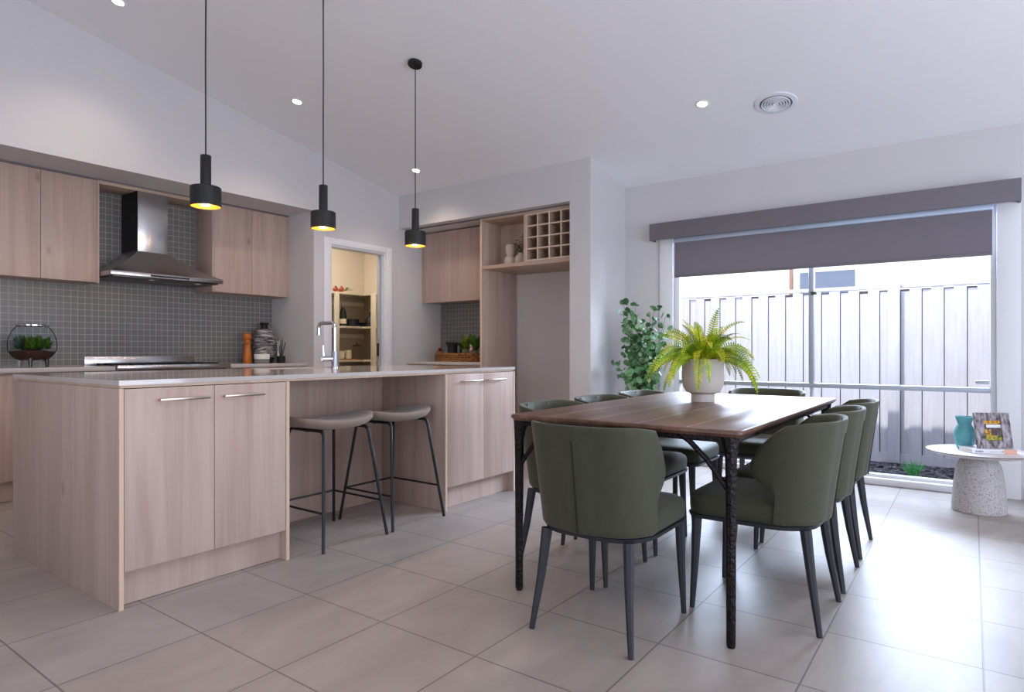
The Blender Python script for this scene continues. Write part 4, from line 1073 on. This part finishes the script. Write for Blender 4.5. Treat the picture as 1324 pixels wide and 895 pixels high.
# ------------------------------------------------------------------ tall leafy plant in the corner
ex, ey = 5.20, 2.36
t = thing('tall_leafy_plant', 'tall round-leaved green plant in the corner by the window', 'plant', (ex, ey, 0))
B().lathe([(.0001, 0), (.12, 0), (.125, .01), (.155, .30), (.147, .31), (.14, .27), (.0001, .27)], (ex, ey, 0), 32).build('pot', t, 'pot')
B().lathe([(.0001, .285), (.139, .275), (.139, .272), (.0001, .272)], (ex, ey, 0), 24).build('soil', t, 'soil')
bl = B(); bs = B(); re_ = random.Random(11)
for k in range(26):
    az = k * 2.4; spread = re_.uniform(.04, .27); hgt = re_.uniform(.70, 1.30) * (1.05 - spread * 1.1)
    if k == 0: az, spread, hgt = 2.6, .20, 1.17
    if k == 1: az, spread, hgt = 3.0, .23, 1.02
    if k == 2: az, spread, hgt = -1.1, .2, 1.06
    if k == 3: az, spread, hgt = 2.2, .14, 1.08
    p0 = Vector((ex, ey, .28)); p2 = Vector((ex + math.cos(az) * spread, ey + math.sin(az) * spread, .28 + hgt)); p1 = p0.lerp(p2, .5) - Vector((math.cos(az), math.sin(az), 0)) * spread * .25
    pts = []
    for i in range(13):
        q = i / 12; pts.append(p0 * (1 - q) ** 2 + p1 * 2 * q * (1 - q) + p2 * q * q)
    bs.tube(pts, [.004 * (1 - .6 * i / 12) for i in range(13)], 5, cap=False)
    for i in range(3, 13):
        for s_ in range(4):
            a = re_.uniform(0, 6.28); r = re_.uniform(.016, .033); o = Vector((math.cos(a), math.sin(a), re_.uniform(-.2, .5))) * re_.uniform(.02, .055)
            pp_ = pts[i] + o
            if pp_.x > 5.58 or pp_.y > 2.70: continue
            roundleaf(bl, pp_, (re_.uniform(-1, 1), re_.uniform(-1, 1), re_.uniform(-.2, 1)), r, .9)
bl.build('foliage', t, 'euc'); bs.build('stems', t, 'stem')

# ------------------------------------------------------------------ side table and its objects
sx_, sy_ = 5.09, -.035
t = thing('side_table', 'round side table with pale top on a speckled terrazzo pedestal', 'table', (sx_, sy_, 0))
B().lathe([(.0001, 0), (.145, 0), (.149, .005), (.148, .05), (.140, .15), (.130, .24), (.118, .30), (.100, .335), (.08, .35), (.0001, .352)], (sx_, sy_, 0), 44).build('pedestal', t, 'terrazzo')
B().lathe([(.0001, .3525), (.16, .3525), (.245, .366), (.284, .382), (.288, .389), (.286, .3905), (.0001, .3905)], (sx_, sy_, 0), 56).build('tabletop', t, 'terrazzot')
B().lathe([(.286, .3835), (.2895, .387), (.2895, .390), (.286, .3906)], (sx_, sy_, 0), 56, closed=True).build('edge_band', t, 'rim')
zt = .391
def P3(u, y, D):
    c, s = math.cos(R(AZ)), math.sin(R(AZ)); L_ = (u - 662) / F * D
    return (D * c + L_ * s, D * s - L_ * c, H - (y - 453.5) * D / F)
vx_, vy_, _ = P3(1247, 577, 4.17)
tag(B().lathe([(.0001, 0), (.034, 0), (.042, .006), (.052, .04), (.060, .085), (.058, .12), (.046, .150), (.038, .165), (.040, .178), (.054, .215), (.050, .215), (.034, .17), (.04, .14), (.0001, .13)], (vx_, vy_, zt), 40).build('teal_vase', None, 'teal'), 'matt teal ceramic vase with flared neck on the side table', 'vase')
# book
bxw, bdp, bht = .275, .17, .024
p_l = P3(1257, 577, 3.98); p_r = P3(1315, 582, 3.95)
bc = Vector(((p_l[0] + p_r[0]) / 2, (p_l[1] + p_r[1]) / 2, zt)); ang = math.atan2(p_r[1] - p_l[1], p_r[0] - p_l[0])
bw = math.hypot(p_r[0] - p_l[0], p_r[1] - p_l[1])
t = thing('hardcover_book', 'white book with peach band lying under the photo frame', 'book', (bc.x, bc.y, zt + .0005), ang)
B().mat('paper').box((-bw / 2, 0, 0), (bw / 2, .003, .026), .001).box((-bw / 2, .003, 0), (bw / 2, .15, .003)).box((-bw / 2, .003, .023), (bw / 2, .15, .026)).build('cover', t, world=False)
B().box((-bw / 2 + .004, .004, .0032), (bw / 2 - .004, .145, .0228)).build('pages', t, 'pages', world=False)
B().box((bw * .22, -.0012, .0), (bw / 2 + .0005, -.0001, .0262)).build('cover_band', t, 'peach', world=False)
b = B(); q = -bw / 2 + .02
for wd in (.008, .005, .009, .006, .004): b.box((q, -.001, .008), (q + wd, -.0001, .018)); q += wd + .003
q = -bw * .1
for k in range(9): b.box((q, -.001, .011), (q + .005, -.0001, .014)); q += .008
b.box((bw * .17, -.001, .009), (bw * .17 + .008, -.0001, .017)); b.build('spine_print', t, 'ink', world=False)
# photo frame
t = thing('photo_frame', 'square distressed grey photo frame leaning back on the book', 'photo frame', (bc.x + math.cos(ang) * .035 - math.sin(ang) * .045, bc.y + math.sin(ang) * .035 + math.cos(ang) * .045, zt + .0268), ang)
lean = R(-12); mtf = Matrix.Rotation(lean, 4, 'X')
fw, fh, ow, oh = .208, .228, .100, .130
b = B(); y0, y1 = 0, .016
for (a, c_) in (((-fw / 2, y0, 0), (-ow / 2, y1, fh)), ((ow / 2, y0, 0), (fw / 2, y1, fh)), ((-ow / 2, y0, 0), (ow / 2, y1, (fh - oh) / 2)), ((-ow / 2, y0, (fh + oh) / 2), (ow / 2, y1, fh))): b.box(a, c_, 0, mtf)
b.build('frame', t, 'frameS', world=False, smooth=False)
def pic(a, c_, nm, mat, par, d=.006): return B().box((a[0], d, a[1]), (c_[0], d + .001, c_[1]), 0, mtf).build(nm, par, mat, world=False)
z0_ = (fh - oh) / 2; M['picbg'] = ramp_mat('autumn_garden_print', [(.35, (52, 40, 44)), (.5, (96, 66, 70)), (.65, (120, 104, 108))], scale=(5, 1, 1), nscale=14)
M['picg'] = ramp_mat('green_bush_print', [(.35, (56, 74, 14)), (.5, (120, 140, 24)), (.65, (204, 160, 20))], nscale=60)
M['picy'] = ramp_mat('yellow_leaf_print', [(.4, (150, 96, 20)), (.55, (226, 170, 24)), (.7, (196, 130, 110))], nscale=70)
pp = pic((-ow / 2, z0_), (ow / 2, z0_ + oh), 'print', 'picbg', t, .008)
pic((-ow / 2, z0_ + .004), (ow / 2, z0_ + .034), 'printed_bush', 'picg', pp, .0065)
b = B(); 
for k in range(20): b.ball((-.030 + rnd.uniform(-.018, .018), .0068, z0_ + .05 + rnd.uniform(-.02, .02)), .0075, 8, (1, .05, 1))
b.v = [tuple(mtf @ Vector(v)) for v in b.v]; b.build('printed_tree', pp, 'picy', world=False)
pic((-.036, z0_ + .084), (ow / 2, z0_ + .104), 'printed_wall', 'paper', pp, .0066)
pic((-ow / 2, z0_ + .108), (ow / 2, z0_ + oh), 'printed_leaves', 'picy', pp, .0066)

# ------------------------------------------------------------------ lights
def area(name, loc, rot, sx, sy, e, col):
    l = bpy.data.lights.new(name, 'AREA'); l.shape = 'RECTANGLE'; l.size = sx; l.size_y = sy; l.energy = e; l.color = col
    o = bpy.data.objects.new(name, l); o.location = loc; o.rotation_euler = rot; C.objects.link(o); return l
area('fill_right', (1.4, YR - .2, 1.2), (R(132), 0, R(0)), 5.6, 2.2, 245, (.82, .87, 1.0))     # added fill lamp facing +Y, tilted up to lift the ceiling
area('fill_back', (XL - .2, .25, 1.3), (R(135), 0, R(-90)), 4.2, 2.2, 75, (.88, .92, 1.0))        # unseen fill lamp added behind the camera, facing +X and up
area('pantry_lamp', (4.55, 5.85, 2.56), (0, 0, 0), .6, .6, 15, (1, .93, .83))
area('sky_fill', (9.25, 1.2, 3.35), (0, R(68), 0), 2.2, 7.5, 2500, (.70, .82, 1.0))  # lamp added high beyond the fence, stands in for sky light
sun = bpy.data.lights.new('sun', 'SUN'); sun.energy = 4.2; sun.angle = R(.6); sun.color = (1, .96, .9)
so = bpy.data.objects.new('sun', sun); C.objects.link(so)
d = Vector((1.0, -.35, -1.82)); so.rotation_euler = d.to_track_quat('-Z', 'Y').to_euler()
w = bpy.data.worlds.new('world'); bpy.context.scene.world = w; w.use_nodes = True
bg = w.node_tree.nodes['Background']; bg.inputs[0].default_value = (.55, .72, 1.0, 1); bg.inputs[1].default_value = .75
vs_ = bpy.context.scene.view_settings
vs_.view_transform = 'Standard'; vs_.look = 'None'; vs_.exposure = 0.0
